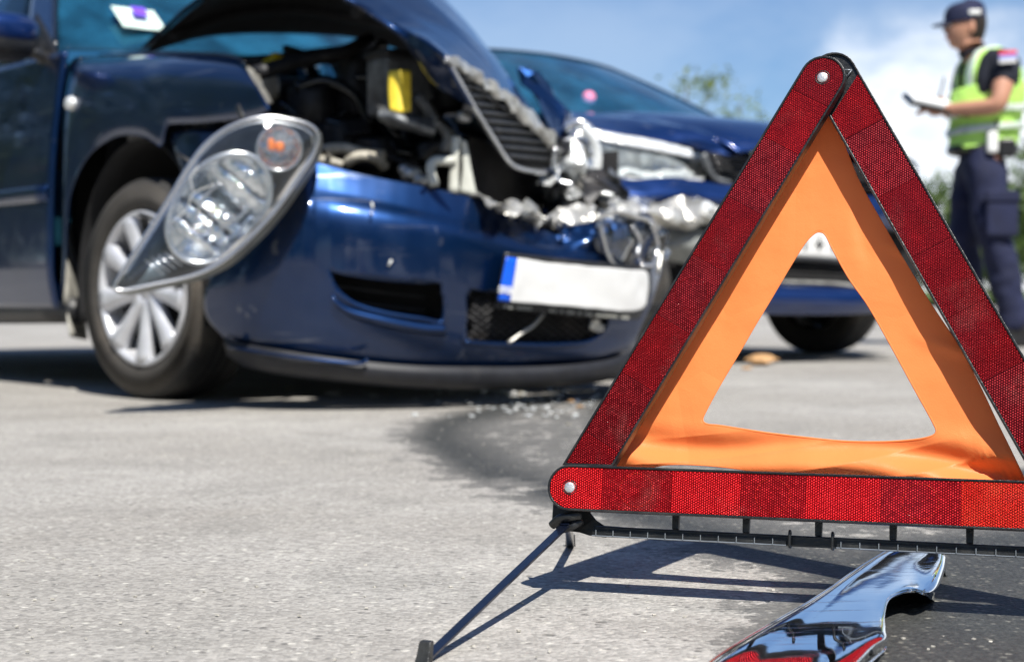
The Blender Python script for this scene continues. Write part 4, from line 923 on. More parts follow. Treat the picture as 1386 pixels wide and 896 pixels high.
tag(mesh('grille_web', T[0], T[1], 'black_plastic', bonnet), kind='stuff')
tube('grille_frame', [ga(604, 80, .01), ga(622, 112, .012), ga(641, 146, .012), ga(668, 190, .012), ga(688, 220, .012), ga(704, 229, .012), ga(725, 233, .012), ga(744, 231, .012), ga(750, 212, .01), ga(749, 190, .01)], .0075, 'silver_trim', bonnet, n=8, k=50, r2=.009)
panel('chrome_strip', [[ga(601, 74, .03), ga(640, 92, .03), ga(690, 128, .03), ga(730, 165, .03), ga(752, 186, .03)], [ga(604, 82, .035), ga(640, 102, .04), ga(688, 138, .035), ga(726, 174, .04), ga(750, 196, .035)], [ga(608, 86, .02), ga(642, 108, .02), ga(686, 146, .02), ga(722, 180, .02), ga(746, 202, .02)]], 6, 36, 'bent_metal', bonnet, solid=.003, rough=.012, rs=22, smooth=False)

# ---- engine bay
bay = box('bay_floor', (.15, 0, .24), (1.05, 1.04, .03), 'liner_black', r1)
panel('front_panel', [[Vector((.62, y, z)) for y in (-.62, -.1, .30)] for z in (.20, .45)], 4, 6, 'liner_black', r1, solid=.01)
panel('cowl', [[Vector((x, y, z)) for y in (-.74, -.3, .3, .74)] for x, z in ((-.62, 1.0), (-.50, .985), (-.42, .93), (-.42, .60))], 12, 16, 'liner_black', r1, solid=.006)
tube('strut_brace', [SP(262, 82, -.60), SP(340, 84, -.50), SP(430, 74, -.35), SP(520, 62, -.1)], .018, 'engine_dark', r1, n=10)
tube('bonnet_edge_channel', [SP(345, 100, -.66), SP(420, 80, -.5), SP(470, 70, -.4), SP(500, 55, -.3)], .022, 'engine_dark', r1, n=10)
eng = panel('engine_block', [[Vector((x, y, z)) for y in (-.32, -.1, .2, .5)] for x, z in ((.30, .30), (.34, .62), (.25, .76), (-.10, .80), (-.30, .62))], 20, 20, 'engine_dark', r1, solid=.02, rough=.03, rs=9)
for y in (-.25, -.05, .15, .35): tube('intake_pipe', [(.36, y, .46), (.40, y, .62), (.30, y, .77), (.05, y, .80)], .032, 'engine_dark', eng, n=10)
for (px, py, y, sz) in ((420, 150, -.45, (.16, .12, .12)), (455, 195, -.42, (.18, .14, .10)), (395, 190, -.5, (.12, .14, .14)), (480, 120, -.35, (.14, .10, .16)), (600, 120, -.1, (.16, .10, .14)), (500, 210, -.38, (.16, .1, .08))):
    b_ = SP(px, py, y); rows = [[b_ + Vector((cos(a) * sz[0] / 2 * k, sin(a) * sz[1] / 2 * k, z)) for a in np.linspace(0, 2 * pi, 9)] for k, z in ((.7, -sz[2] / 2), (1, -sz[2] / 3), (1, sz[2] / 3), (.8, sz[2] / 2), (.1, sz[2] / 2))]
    panel('engine_part', rows, 14, 28, 'engine_dark', r1, solid=.004, rough=.012, rs=14, seed=px)
rg = random.Random(77)
for k in range(26):
    px = rg.uniform(385, 600); py = rg.uniform(95, 215); d_ = 4.62 - .25 * (py - 95) / 120 + rg.uniform(-.05, .1)
    if 505 < px < 590 and py < 170: d_ += .25
    mm = ('engine_dark', 'engine_grey', 'engine_dark', 'black_plastic', 'hose_beige', 'engine_dark')[k % 6]; a = rg.uniform(0, pi)
    if k % 3 == 0: tube('cable', [DP(px, py, d_), DP(px + 22 * cos(a), py + 20 * sin(a), d_ - .04), DP(px + 48 * cos(a + .5), py + 34 * sin(a + .5), d_)], rg.uniform(.005, .011), mm, r1, n=7, k=12)
    elif k % 3 == 1:
        c = DP(px, py, d_); v, f = lathe([(.001, -.03), (.022, -.03), (.026, -.02), (.026, .012), (.018, .016), (.018, .03), (.001, .03)], 20, rg.choice('xyz'), (0, 0, 0)); o = mesh('fitting', v, f, mm, r1); o.location = c; o.scale = (rg.uniform(.6, 1.2),) * 3
    else: box('mount', DP(px, py, d_), (rg.uniform(.03, .08), rg.uniform(.03, .07), rg.uniform(.02, .06)), mm, r1, R=Matrix.Rotation(a, 3, 'Y') @ Matrix.Rotation(a * .7, 3, 'Z'), bev=.006)
# relay box on its tray, with the yellow tag
bx = DP(546, 122, 4.19)
rb_ = box('relay_box', bx + Vector((-.05, .02, .01)), (.10, .14, .15), 'engine_grey', r1, bev=.012)
box('box_lid', bx + Vector((-.05, .02, .092)), (.11, .15, .022), 'engine_dark', rb_, bev=.006)
yt = panel('warning_tag', [[DP(527, 97, 4.060), DP(541, 96, 4.050), DP(555, 96, 4.070)], [DP(526, 124, 4.055), DP(541, 124, 4.040), DP(555, 124, 4.065)], [DP(528, 150, 4.040), DP(542, 153, 4.030), DP(555, 151, 4.050)]], 14, 10, 'yellow_tag', r1, solid=.003)
yt['label'] = 'bright yellow tag in the engine bay'
panel('battery_tray', [[DP(508, 143, 4.080), DP(545, 152, 4.060), DP(585, 163, 4.100)], [DP(512, 156, 4.040), DP(548, 166, 4.020), DP(588, 178, 4.060)], [DP(514, 162, 4.100), DP(550, 172, 4.080), DP(588, 186, 4.120)]], 10, 20, 'engine_grey', r1, solid=.006, rough=.008, rs=20)
for k, pts in enumerate((((566, 130), (580, 150), (590, 172)), ((578, 176), (592, 168), (606, 186), (598, 206)), ((596, 196), (580, 205), (572, 216)), ((560, 158), (572, 164), (584, 160)), ((606, 178), (612, 190), (604, 204)), ((556, 104), (574, 112), (580, 134)))):
    tube('connector_hose', [DP(a, b, 4.16 + .02 * k) for a, b in pts], .013 if k % 2 else .016, 'engine_grey' if k != 2 else 'engine_dark', r1, n=8, k=14)
yc = ell('filler_cap', DP(369, 88, 4.62), (.028, .028, .020), 'yellow_plastic', r1)
ell('cap_grip', DP(374, 82, 4.60), (.012, .022, .022), 'yellow_plastic', yc)
ell('fluid_reservoir', DP(352, 118, 4.55), (.05, .05, .05), 'hose_beige', r1)
tube('bay_hose', [DP(436, 204, 4.25), DP(462, 201, 4.22), DP(492, 208, 4.22), DP(519, 211, 4.25)], .015, 'hose_beige', r1, n=10)
tube('bay_hose', [DP(470, 220, 4.18), DP(486, 212, 4.16), DP(508, 214, 4.17), DP(520, 226, 4.2)], .014, 'hose_beige', r1, n=10)
tube('bay_hose', [DP(425, 216, 4.1), DP(446, 219, 4.08), DP(464, 224, 4.08)], .012, 'hose_beige', r1, n=10)
for pts, r_ in ((((400, 120), (440, 110), (480, 130), (500, 170)), .017), (((505, 85), (520, 110), (515, 150), (540, 190)), .015), (((440, 165), (480, 175), (520, 200), (560, 210)), .02), (((380, 140), (410, 165), (430, 195)), .015), (((480, 105), (510, 108), (525, 130)), .012), (((520, 215), (560, 222), (580, 240)), .018)):
    tube('bay_hose', [DP(a, b, 4.45) for a, b in pts], r_, 'gloss_black', r1, n=10)
tube('bonnet_stay', [DP(386, 66, 4.7), DP(450, 82, 4.6), DP(510, 62, 4.6)], .012, 'black_plastic', r1)
panel('suspension_top', [[DP(476, 66, 4.9), DP(520, 72, 4.9)], [DP(486, 82, 4.85), DP(524, 90, 4.85)]], 6, 6, 'side_glass', r1, solid=.004)
# bright bits of aluminium
for (px, py, s_) in ((556, 236, .02), (568, 244, .016), (548, 230, .014), (628, 158, .016)): ell('cast_fitting', DP(px, py, 4.16), (s_, s_ * 1.3, s_), 'alloy', r1)
# slam panel bracket and radiator
tube('lock_bracket', [DP(588, 252, 4.02), DP(583, 228, 4.03), DP(588, 219, 4.04), DP(600, 218, 4.05), DP(616, 218, 4.06)], .0125, 'pale_bracket', r1, n=10)
tube('lock_post', [DP(614, 262, 4.06), DP(615, 225, 4.07), DP(617, 186, 4.08)], .0145, 'pale_bracket', r1, n=10, r2=.010)
panel('lock_plate', [[DP(622, 188, 4.10), DP(630, 192, 4.12)], [DP(626, 225, 4.10), DP(636, 226, 4.12)], [DP(622, 262, 4.10), DP(645, 266, 4.12)]], 12, 6, 'pale_bracket', r1, solid=.004)
rad = panel('radiator_core', [[DP(634, 184, 4.26), DP(690, 200, 4.56), DP(742, 214, 4.86)], [DP(636, 225, 4.26), DP(690, 240, 4.56), DP(742, 250, 4.86)], [DP(640, 268, 4.26), DP(690, 276, 4.56), DP(742, 290, 4.86)]], 10, 10, 'radiator', r1, solid=.02, offset=1)
T = ([], [])
for q in np.linspace(0, 1, 26): tube('', [DP(636, 186 + 82 * q, 4.24), DP(690, 204 + 72 * q, 4.54), DP(742, 216 + 74 * q, 4.84)], .0022, None, None, n=4, k=5, bmtgt=T)
mesh('radiator_fin', T[0], T[1], 'engine_dark', rad)
tube('radiator_frame', [DP(742, 205, 4.82), DP(742, 240, 4.82), DP(740, 282, 4.8)], .012, 'black_plastic', r1)
# crushed foam and brackets between radiator and bumper
panel('impact_beam', [[DP(640, 264, 4.06), DP(680, 272, 4.14), DP(730, 284, 4.3), DP(790, 284, 4.5), DP(860, 280, 4.7)], [DP(650, 272, 4.0), DP(690, 284, 4.08), DP(735, 300, 4.22), DP(790, 298, 4.42), DP(860, 292, 4.62)], [DP(680, 282, 4.0), DP(706, 294, 4.08), DP(740, 312, 4.2), DP(790, 310, 4.4), DP(850, 304, 4.6)]], 8, 44, 'bent_metal', r1, solid=.004, rough=.040, rs=14, smooth=False)
rg = random.Random(12)
# pile of crushed lamp and sheet metal at the far corner
for k in range(40):
    px = rg.uniform(736, 838); py = rg.uniform(196, 292) ; d_ = rg.uniform(4.55, 5.1); w_ = rg.uniform(7, 19); h_ = rg.uniform(6, 16)
    if px > 800 and py < 250: px -= 45
    a = rg.uniform(0, pi); ux, uy = cos(a), sin(a)
    rows = [[DP(px + (ux * i * w_ - uy * j * h_), py + (uy * i * w_ + ux * j * h_), d_ + .04 * i * (1 if k % 2 else -1) + .03 * j) for i in (-1, 0, 1)] for j in (-1, 0, 1)]
    mm = ('bent_metal', 'black_plastic', 'lens_white', 'engine_grey', 'silver_trim', 'navy_paint', 'engine_dark', 'bent_metal', 'black_plastic')[k % 9]
    panel('crushed_piece', rows, 5, 5, mm, r1, solid=.003, rough=.045, rs=16, seed=k, smooth=False)
for k, pts in enumerate((((752, 200), (748, 225), (756, 245), (775, 250)), ((790, 170), (806, 196), (808, 226), (796, 250)), ((772, 190), (790, 196), (800, 214)), ((765, 172), (785, 166), (800, 176)), ((770, 262), (800, 258), (830, 266)), ((750, 276), (790, 272), (840, 278)), ((784, 200), (790, 226), (780, 240)))):
    tube('bent_rim', [DP(a, b, 4.62 + .03 * k) for a, b in pts], .014 if k in (1, 3) else .009, ('silver_trim', 'lens_white', 'bent_metal')[k % 3], r1, n=8, k=18)
panel('smashed_lamp', [[DP(754, 196, 4.8), DP(770, 186, 4.72), (DP(792, 188, 4.8)), (DP(806, 202, 4.9))], [DP(752, 218, 4.72), DP(772, 212, 4.6), DP(794, 214, 4.66), DP(808, 222, 4.85)], [DP(756, 244, 4.8), DP(774, 248, 4.7), DP(792, 248, 4.76), DP(802, 244, 4.9)]], 40, 40, 'lens_white', r1, solid=.004, rough=.03, rs=14)
panel('torn_bonnet_corner', [[DP(700, 96, 4.9), DP(724, 104, 5.0), DP(746, 128, 5.1)], [DP(722, 136, 4.86), DP(744, 140, 4.96), DP(766, 158, 5.05)], [DP(750, 180, 4.8), DP(764, 182, 4.9), DP(772, 186, 5.0)]], 8, 8, P1, r1, solid=.003, rough=.04, rs=9, smooth=False)

# ---- headlight pulled out and hanging in front of the wheel
# own small frame: L along the lamp, across, and depth towards the viewer
def HP(px, py, o=0): return DP(px, py, 3.72 + (px - 150) / 280 * .10 - o)
out = [(155, 394), (168, 362), (196, 318), (226, 272), (252, 228), (280, 192), (316, 168), (358, 157), (398, 161), (424, 170), (432, 184), (424, 212), (402, 246), (372, 288), (336, 326), (300, 356), (262, 374), (210, 386)]
loop = [(a, b) for a, b in cr1([(x, y, 0) for x, y in out], 120, True)[:, :2]]
cx, cy = 312, 272
def ring(k, o, sh=(0, 0)): return [HP(cx + (a - cx) * k + sh[0], cy + (b - cy) * k + sh[1], o) for a, b in loop]
vs = []; spec_ = [(.90, -.11, (12, 12)), (.96, -.07, (9, 9)), (.995, -.02, (4, 4)), (1.0, .012, (0, 0)), (.99, .018, (0, 0)), (.982, .012, (0, 0))]
for k, o_, sh in spec_: vs += ring(k, o_, sh)
hl = mesh('headlight', vs, gridfaces(6, 120, True) + [tuple(range(120))], 'lamp_back', r1)
hl['label'] = 'clear headlight unit torn out and hanging in front of the wheel'
# clear rim round the border and inner black bezel
tube('lens_rim', [HP(cx + (a - cx) * .985, cy + (b - cy) * .985, .020) for a, b in loop[::2]], .0045, 'silver_trim', hl, n=8, closed=True, k=120)
tube('lens_rim', [HP(cx + (a - cx) * .93, cy + (b - cy) * .93, .018) for a, b in loop[4:70:2]], .0030, 'silver_trim', hl, n=6, k=80)
vs = ring(.945, .010) ; vs.append(HP(cx, cy, -.045)); vs2 = ring(.6, -.04)
vs = ring(.981, .010) + ring(.93, -.030) + ring(.5, -.045) + ring(.02, -.045)
mesh('bezel', vs, gridfaces(4, 120, True), 'lamp_housing', hl)
# reflector bowls
def bowl(name, c, rx, ry, ang, depth, m, o0, n=40):
    vs = []; k = 0
    for t in np.linspace(0, 1, 9):
        rr = 1 - t; d_ = o0 - depth * (1 - rr ** 2)
        for q in range(n):
            a = 2 * pi * q / n; x, y = rx * cos(a) * max(rr, .03), ry * sin(a) * max(rr, .03)
            flute = .0025 * (1 if (q // 2) % 2 else -1) * rr
            vs.append(HP(c[0] + x * cos(ang) - y * sin(ang), c[1] + x * sin(ang) + y * cos(ang), d_ + flute))
    return mesh(name, vs, gridfaces(9, n, True), m, hl)
bowl('main_reflector', (296, 282), 84, 58, radians(-50), .10, 'reflector_bowl', .004)
bowl('indicator_reflector', (378, 201), 30, 30, 0, .05, 'reflector_bowl', .008)
def hring(name, c, rx, ry, ang, r, m, o): 
    return tube(name, [HP(c[0] + rx * cos(a) * cos(ang) - ry * sin(a) * sin(ang), c[1] + rx * cos(a) * sin(ang) + ry * sin(a) * cos(ang), o) for a in np.linspace(0, 2 * pi, 24, endpoint=False)], r, m, hl, n=8, closed=True, k=60)
hring('bowl_rim', (296, 282), 84, 58, radians(-50), .0075, 'silver_trim', .006)
hring('bowl_rim', (378, 201), 30, 30, 0, .0038, 'silver_trim', .010)
def hball(name, c, s, m, o, sq=1): return ell(name, HP(c[0], c[1], o), s, m, hl)
hball('amber_bulb', (378, 199), (.011, .011, .012), 'amber', -.008); hball('amber_bulb', (367, 196), (.006, .008, .015), 'amber', .0)
ca_, sa_ = cos(radians(-50)), sin(radians(-50))
for i in range(-2, 3):
    for j in (-.5, .5):
        x0, y0 = i * 30, j * (50 - 5 * abs(i))
        if (x0 / 84) ** 2 + (y0 / 58) ** 2 > .92: continue
        rr_ = (x0 / 84) ** 2 + (y0 / 58) ** 2; base_ = -.050 + .050 * rr_
        rows = [[HP(296 + (x0 + a * 15.2) * ca_ - (y0 + b * (25 - 2.4 * abs(i))) * sa_, 282 + (x0 + a * 15.2) * sa_ + (y0 + b * (25 - 2.4 * abs(i))) * ca_, base_ - .012 * a * a + .020 * a * ((i * 5 + int(j * 2) * 3) % 3 - 1) - .016 * b * j + .004 * ((i * 7) % 4)) for a in (-1, -.5, 0, .5, 1)] for b in (-1, 0, 1)]
        panel('reflector_facet', rows, 8, 10, 'reflector_bowl', hl, solid=.001)
hball('bulb_shield', (308, 300), (.020, .024, .020), 'silver_trim', -.05)
hball('bulb_shield', (268, 312), (.026, .026, .018), 'reflector_bowl', -.03)
for k, pts in enumerate((((262, 300), (276, 268), (300, 246)), ((250, 318), (268, 330), (292, 322)), ((318, 300), (338, 278), (346, 252)), ((292, 330), (318, 318), (340, 292)), ((300, 240), (318, 232), (336, 240)))):
    tube('reflector_step', [HP(a, b, -.03) for a, b in pts], .0045, ('silver_trim', 'reflector_bowl')[k % 2], hl, n=6, k=12)
for k in range(4): tube('housing_rib', [HP(196 + k * 9, 352 - k * 3, .004), HP(222 + k * 8, 372 - k * 4, .004)], .0028, 'silver_trim', hl, n=6, k=2)
tube('chrome_edge', [HP(166, 372, .012), HP(200, 322, .014), HP(240, 256, .014), (HP(270, 214, .012))], .006, 'silver_trim', hl, n=8, r2=.003)
for k, (a0, b0, a1, b1) in enumerate(((214, 300, 190, 290), (262, 222, 240, 208), (330, 166, 322, 144))):
    tube('mounting_tab', [HP(a0, b0, -.03), HP((a0 + a1) / 2, (b0 + b1) / 2, -.035), HP(a1, b1, -.05)], .009, 'black_plastic', hl, n=8, flat=.5)
tube('cover_crack', [HP(232, 300, .040), HP(252, 284, .046), HP(262, 262, .048), HP(290, 250, .050)], .0009, 'print_white', hl, n=4)
tube('cover_crack', [HP(262, 262, .048), HP(258, 240, .044), HP(268, 226, .038)], .0008, 'print_white', hl, n=4)
# domed clear cover
vs = ring(.955, .020) + ring(.80, .038) + ring(.5, .048) + ring(.2, .050) + ring(.01, .050)
G_ = mesh('clear_cover', vs, gridfaces(5, 120, True), 'clear_lens', hl)
tube('lamp_cable', [HP(420, 190, -.1), DP(438, 205, 4.0), DP(452, 216, 4.15)], .008, 'gloss_black', hl)
tube('lamp_cable', [HP(352, 170, -.1), DP(350, 160, 4.0), DP(345, 165, 4.2)], .007, 'gloss_black', hl)

# ------------------------------------------------------------------ CAR 2: blue car it ran into
D2 = 7.84; c2 = Car(42, (1112 - 693) / FPX * D2 - .75 * cos(radians(42)), D2 - .75 * sin(radians(42)))
r2 = c2.root('blue_car'); P2 = 'blue_paint'
tag(r2, 'damaged bright blue car standing behind the triangle, facing right with a white front number plate', 'car')
S2, F2, Q2 = c2.SP, c2.FP, c2.DP
greenhouse_and_rear(r2, P2, x_ws=-.46, z_belt=1.02, roof_z=1.50)
g2, wr = windscreen(r2, -.46, 1.07, 1.50, .86)
ell('dashboard_toy', S2(797, 160, -.28) , (.05, .05, .05), 'pink_toy', r2); ell('dashboard_toy', S2(797, 140, -.28), (.03, .03, .055), 'pink_toy', r2)
wheel(r2, (0, -.75, .305), .308, .20, .19, 0, 9); wheel(r2, (0, .75, .305), .308, .20, .19, 0, 9, side=1)
for s in (-1, 1):
    rows = []
    A_ = [(-.49, .28), (-.46, .40), (-.40, .54), (-.25, .66), (0, .69), (.22, .62), (.34, .48), (.38, .40), (.42, .36)]
    B_ = [(-.49, .40), (-.49, .60), (-.49, .80), (-.35, 1.0), (0, .99), (.2, .96), (.36, .92), (.46, .84), (.50, .70)]
    if s < 0: A_, B_ = A_[:5], B_[:5]
    for q, y in ((0, .86), (.1, .878), (.4, .865), (.8, .84), (1, .74)):
        rows.append([Vector((a[0] + (b[0] - a[0]) * q, s * y, a[1] + (b[1] - a[1]) * q)) for a, b in zip(A_, B_)])
    panel('front_wing', rows, 24, 40, P2, r2, solid=.006)
    if s > 0: panel('wheel_arch_liner', [[Vector((.36 * cos(a), s * y, .30 + .37 * sin(a))) for a in np.linspace(-.1, pi + .1, 11)] for y in (.84, .60)], 6, 30, 'liner_black', r2, solid=.004)
# bonnet: from scuttle to nose
rows = []
for x, z, k in ((-.44, 1.07, .76), (-.2, 1.055, .76), (.1, 1.03, .75), (.38, .97, .72), (.56, .90, .66), (.63, .85, .62)):
    rows.append([Vector((x + (.10 if x > .3 else .04) * (1 - y * y), y * k, z + .03 * (1 - y ** 4) - .012)) for y in (-1, -.75, -.3, .3, .75, 1)])
bn2 = panel('bonnet', rows, 30, 40, P2, r2, solid=.01)
panel('radiator_support', [[Vector((.58, y, z)) for y in (-.7, 0, .7)] for z in (.3, .6, .84)], 4, 8, 'liner_black', r2, solid=.01)
# headlight (viewer's left), pushed out of its seat
def H2(px, py, o=0): return Q2(px, py, 6.30 + (px - 780) / 180 * .12 - o)
l2 = panel('headlight', [[H2(762, 168, .0), H2(800, 180, .02), H2(850, 190, .03), H2(910, 200, .02), H2(946, 208, -.02), H2(952, 214, -.04)], [H2(785, 186, .02), H2(815, 205, .06), H2(850, 214, .07), H2(905, 220, .06), H2(945, 225, .0), H2(954, 228, -.03)], [H2(812, 214, .0), H2(830, 238, .02), H2(860, 243, .03), H2(905, 243, .02), H2(945, 243, -.01), H2(954, 242, -.04)]], 30, 50, 'clear_lens', r2, solid=.004)
panel('lamp_reflector', [[H2(770, 174, -.02), H2(850, 196, -.03), H2(940, 212, -.04)], [H2(800, 205, -.06), H2(865, 220, -.08), H2(940, 228, -.08)], [H2(816, 232, -.02), H2(860, 242, -.03), H2(940, 242, -.05)]], 20, 30, 'lens_white', l2, solid=.004, rough=.03, rs=10)
panel('lamp_brow', [[H2(770, 166, .05), H2(820, 180, .07), H2(880, 190, .07), H2(935, 203, .04)], [H2(790, 184, .07), H2(830, 194, .09), H2(880, 203, .09), H2(938, 214, .05)]], 8, 30, 'lens_white', l2, solid=.006)
tube('lamp_lower_edge', [H2(826, 240, .04), H2(860, 245, .05), H2(910, 246, .05), H2(950, 244, .02)], .012, 'lens_white', l2, n=8)
def F_(px, py, o=0): return Q2(px, py, 6.40 + (px - 960) / 260 * .42 - o)
panel('grille_backing', [[F_(956, 206, -.04), F_(1060, 216, -.06), F_(1220, 228, -.04)], [F_(962, 246, -.04), F_(1060, 256, -.06), F_(1220, 266, -.04)]], 6, 12, 'liner_black', r2, solid=.004)
for k in range(4): tube('slat', [F_(956 + k * 2, 212 + k * 9, .0), F_(1060, 220 + k * 9, .03), F_(1224, 232 + k * 9, .0)], .010, 'gloss_black', r2, n=8, flat=.5)
tube('grille_frame', [F_(952, 208, .01), F_(966, 240, .02), F_(990, 249, .03)], .012, 'engine_grey', r2)
r0_ = [Vector(p) for p in ((-.44, -.735, 1.075), (-.1, -.735, 1.05), (.2, -.71, 1.005), (.44, -.645, .945), (.60, -.50, .88), (.68, -.25, .865))]
r1_ = [H2(764, 168, .02), H2(800, 177, .02), H2(850, 187, .02), H2(900, 194, .0), H2(942, 203, -.04), F_(992, 212, -.02)]
panel('wing_top', [r0_, [a * .5 + b * .5 + Vector((.01, -.01, .022)) for a, b in zip(r0_, r1_)], r1_], 16, 60, P2, r2, solid=.006, rough=.008, rs=7)
bm2 = panel('front_bumper', [[F_(812, 232, -.12), F_(850, 241, -.02), F_(940, 246, .03), F_(1060, 256, .06), F_(1180, 266, .04), F_(1246, 276, -.10)],
                       [F_(812, 255, -.08), F_(850, 262, .04), F_(940, 266, .08), F_(1060, 276, .11), F_(1180, 288, .09), F_(1250, 298, -.06)],
                       [F_(818, 276, -.12), F_(855, 280, .0), F_(940, 286, .04), F_(1060, 296, .07), F_(1180, 308, .05), F_(1250, 318, -.10)]], 30, 70, P2, r2, solid=.008, rough=.014, rs=5)
panel('lower_intake', [[F_(880, 290, -.10), F_(1040, 300, -.06), F_(1240, 316, -.10)], [F_(880, 340, -.12), F_(1040, 350, -.10), F_(1240, 366, -.12)], [F_(880, 384, -.10), F_(1040, 386, -.06), F_(1240, 392, -.10)]], 8, 14, 'liner_black', r2, solid=.004)
for k, y in enumerate((352, 362, 372)): tube('intake_slat', [F_(960, y - 3, -.02), F_(1080, y, .02), F_(1230, y + 8, -.02)], .007, 'black_plastic', r2, n=6, flat=.6)
tube('loose_trim', [F_(1020, 380, .04), F_(1080, 382, .06), F_(1130, 384, .06), F_(1160, 388, .04)], .013, 'bent_metal', r2, n=8, flat=.6)
panel('bumper_lip', [[F_(930, 384, .0), F_(1040, 386, .05), F_(1150, 390, .04), F_(1244, 394, -.08)], [F_(928, 400, .03), F_(1040, 404, .09), F_(1150, 408, .08), F_(1246, 408, -.05)], [F_(930, 418, .0), F_(1040, 424, .05), F_(1150, 424, .04), F_(1240, 418, -.08)]], 20, 50, P2, r2, solid=.008)
p2 = panel('number_plate', [[F_(1010, 304, .10), F_(1100, 310, .12), F_(1172, 318, .10)], [F_(1010, 345, .10), F_(1100, 349, .12), F_(1172, 355, .10)]], 8, 14, 'plate_white', r2, solid=.004)
T = ([], [])
for a, b, y0, y1 in ((1109, 1109, 322, 338), (1104, 1114, 331, 331), (1128, 1128, 324, 340), (1090, 1090, 322, 338)): tube('', [F_(a, y0, .126), F_(b, y1, .126)], .006, None, None, n=5, bmtgt=T)
mesh('plate_character', T[0], T[1], 'engine_dark', p2)
tube('plate_edge', [F_(1010, 348, .11), F_(1100, 352, .13), F_(1172, 358, .11)], .008, 'black_plastic', p2)
# crushed trim below the lamp
panel('bent_trim', [[F_(866, 272, .10), F_(910, 274, .14), F_(960, 280, .12), F_(1000, 290, .08)], [F_(868, 290, .14), F_(910, 296, .18), F_(960, 298, .15), F_(1000, 304, .1)], [F_(880, 302, .08), F_(912, 304, .1), F_(960, 306, .1), F_(1000, 312, .06)]], 6, 18, 'bent_metal', r2, solid=.005, rough=.04, rs=10, smooth=False)
panel('bumper_remnant', [[F_(884, 306, .02), F_(930, 308, .06), F_(980, 314, .05)], [F_(888, 330, .08), F_(930, 334, .12), F_(980, 338, .1)], [F_(896, 352, .02), F_(930, 356, .05), F_(980, 360, .04)]], 20, 30, 'lamp_back', r2, solid=.006, rough=.02, rs=8)
for k in range(12):
    px = rg.uniform(840, 990); py = rg.uniform(268, 312); w_ = rg.uniform(8, 20); h_ = rg.uniform(3, 7); a = rg.uniform(-.4, .4)
    rows = [[F_(px + cos(a) * i * w_ - sin(a) * j * h_, py + sin(a) * i * w_ + cos(a) * j * h_, .12 + .02 * j) for i in (-1, 0, 1)] for j in (-1, 0, 1)]
    panel('crushed_piece', rows, 4, 5, ('bent_metal', 'silver_trim', 'engine_grey', 'lens_white')[k % 4], r2, solid=.004, rough=.03, rs=14, seed=k + 50, smooth=False)
box('bay_floor', (.0, 0, .24), (1.0, 1.3, .03), 'liner_black', r2)

# ------------------------------------------------------------------ police officer on the right, reading a notepad
DPn = 8.7; pb = D3(1325, 400, DPn); pr = empty('person', (pb.x, DPn, 0))
tag(pr, 'officer in dark cap, black shirt, lime reflective vest and navy trousers writing in a notepad', 'person')
def Q(px, py, y=0): return Vector(((px - 1325) / FPX * DPn, y, HCAM - (py - HOR) / FPX * DPn))
def skinned(name, V, E, R, m, parent, sub=2, root=0):
    me = bpy.data.meshes.new(name); me.from_pydata([tuple(v) for v in V], E, []); me.update()
    o = bpy.data.objects.new(name, me); COL.objects.link(o); o.parent = parent
    o.modifiers.new('skin', 'SKIN').use_smooth_shade = True
    for i, sv in enumerate(me.skin_vertices[0].data):
        r = R[i]; sv.radius = r if isinstance(r, tuple) else (r, r); sv.use_root = (i == root)
    s = o.modifiers.new('sub', 'SUBSURF'); s.levels = sub; s.render_levels = sub
    dg = bpy.context.evaluated_depsgraph_get(); dg.update()
    m2 = bpy.data.meshes.new_from_object(o.evaluated_get(dg)); m2.name = name; m2.shade_smooth(); m2.materials.clear(); m2.materials.append(MT[m])
    bpy.data.objects.remove(o); o2 = bpy.data.objects.new(name, m2); COL.objects.link(o2); o2.parent = parent; return o2
# the man faces left (-x); his left side is towards the camera (-y)
pelvis = Q(1327, 214); waist = Q(1331, 190); chest = Q(1336, 128); upch = Q(1334, 92); neck = Q(1318, 74); nk2 = Q(1312, 60); 
hipN, hipF = Q(1328, 226, -.10), Q(1324, 226, .10)
kneeN, kneeF = Q(1340, 338, -.13), Q(1312, 334, .13)
ankN, ankF = Q(1362, 446, -.14), Q(1330, 446, .15)
shN, shF = Q(1347, 92, -.19), Q(1326, 94, .19)
elN, elF = Q(1333, 152, -.25), Q(1306, 150, .25)
wrN, wrF = Q(1272, 152, -.10), Q(1284, 138, .10)
V = [pelvis, waist, chest, upch, neck, nk2, Q(1306, 42), Q(1305, 20), hipN, kneeN, ankN, hipF, kneeF, ankF, shN, elN, wrN, shF, elF, wrF, Q(1254, 151, -.08), Q(1271, 134, .06)]
E_ = [(0, 1), (1, 2), (2, 3), (3, 4), (4, 5), (5, 6), (6, 7), (0, 8), (8, 9), (9, 10), (0, 11), (11, 12), (12, 13), (3, 14), (14, 15), (15, 16), (3, 17), (17, 18), (18, 19), (16, 20), (19, 21)]
R_ = [(.11, .09), (.11, .09), (.13, .11), (.11, .10), (.062, .062), (.056, .056), (.078, .095), (.07, .085), .085, .058, .040, .085, .058, .040, .066, .054, .034, .066, .054, .034, (.020, .038), (.020, .038)]
skinned('body', V, E_, R_, 'skin', pr)
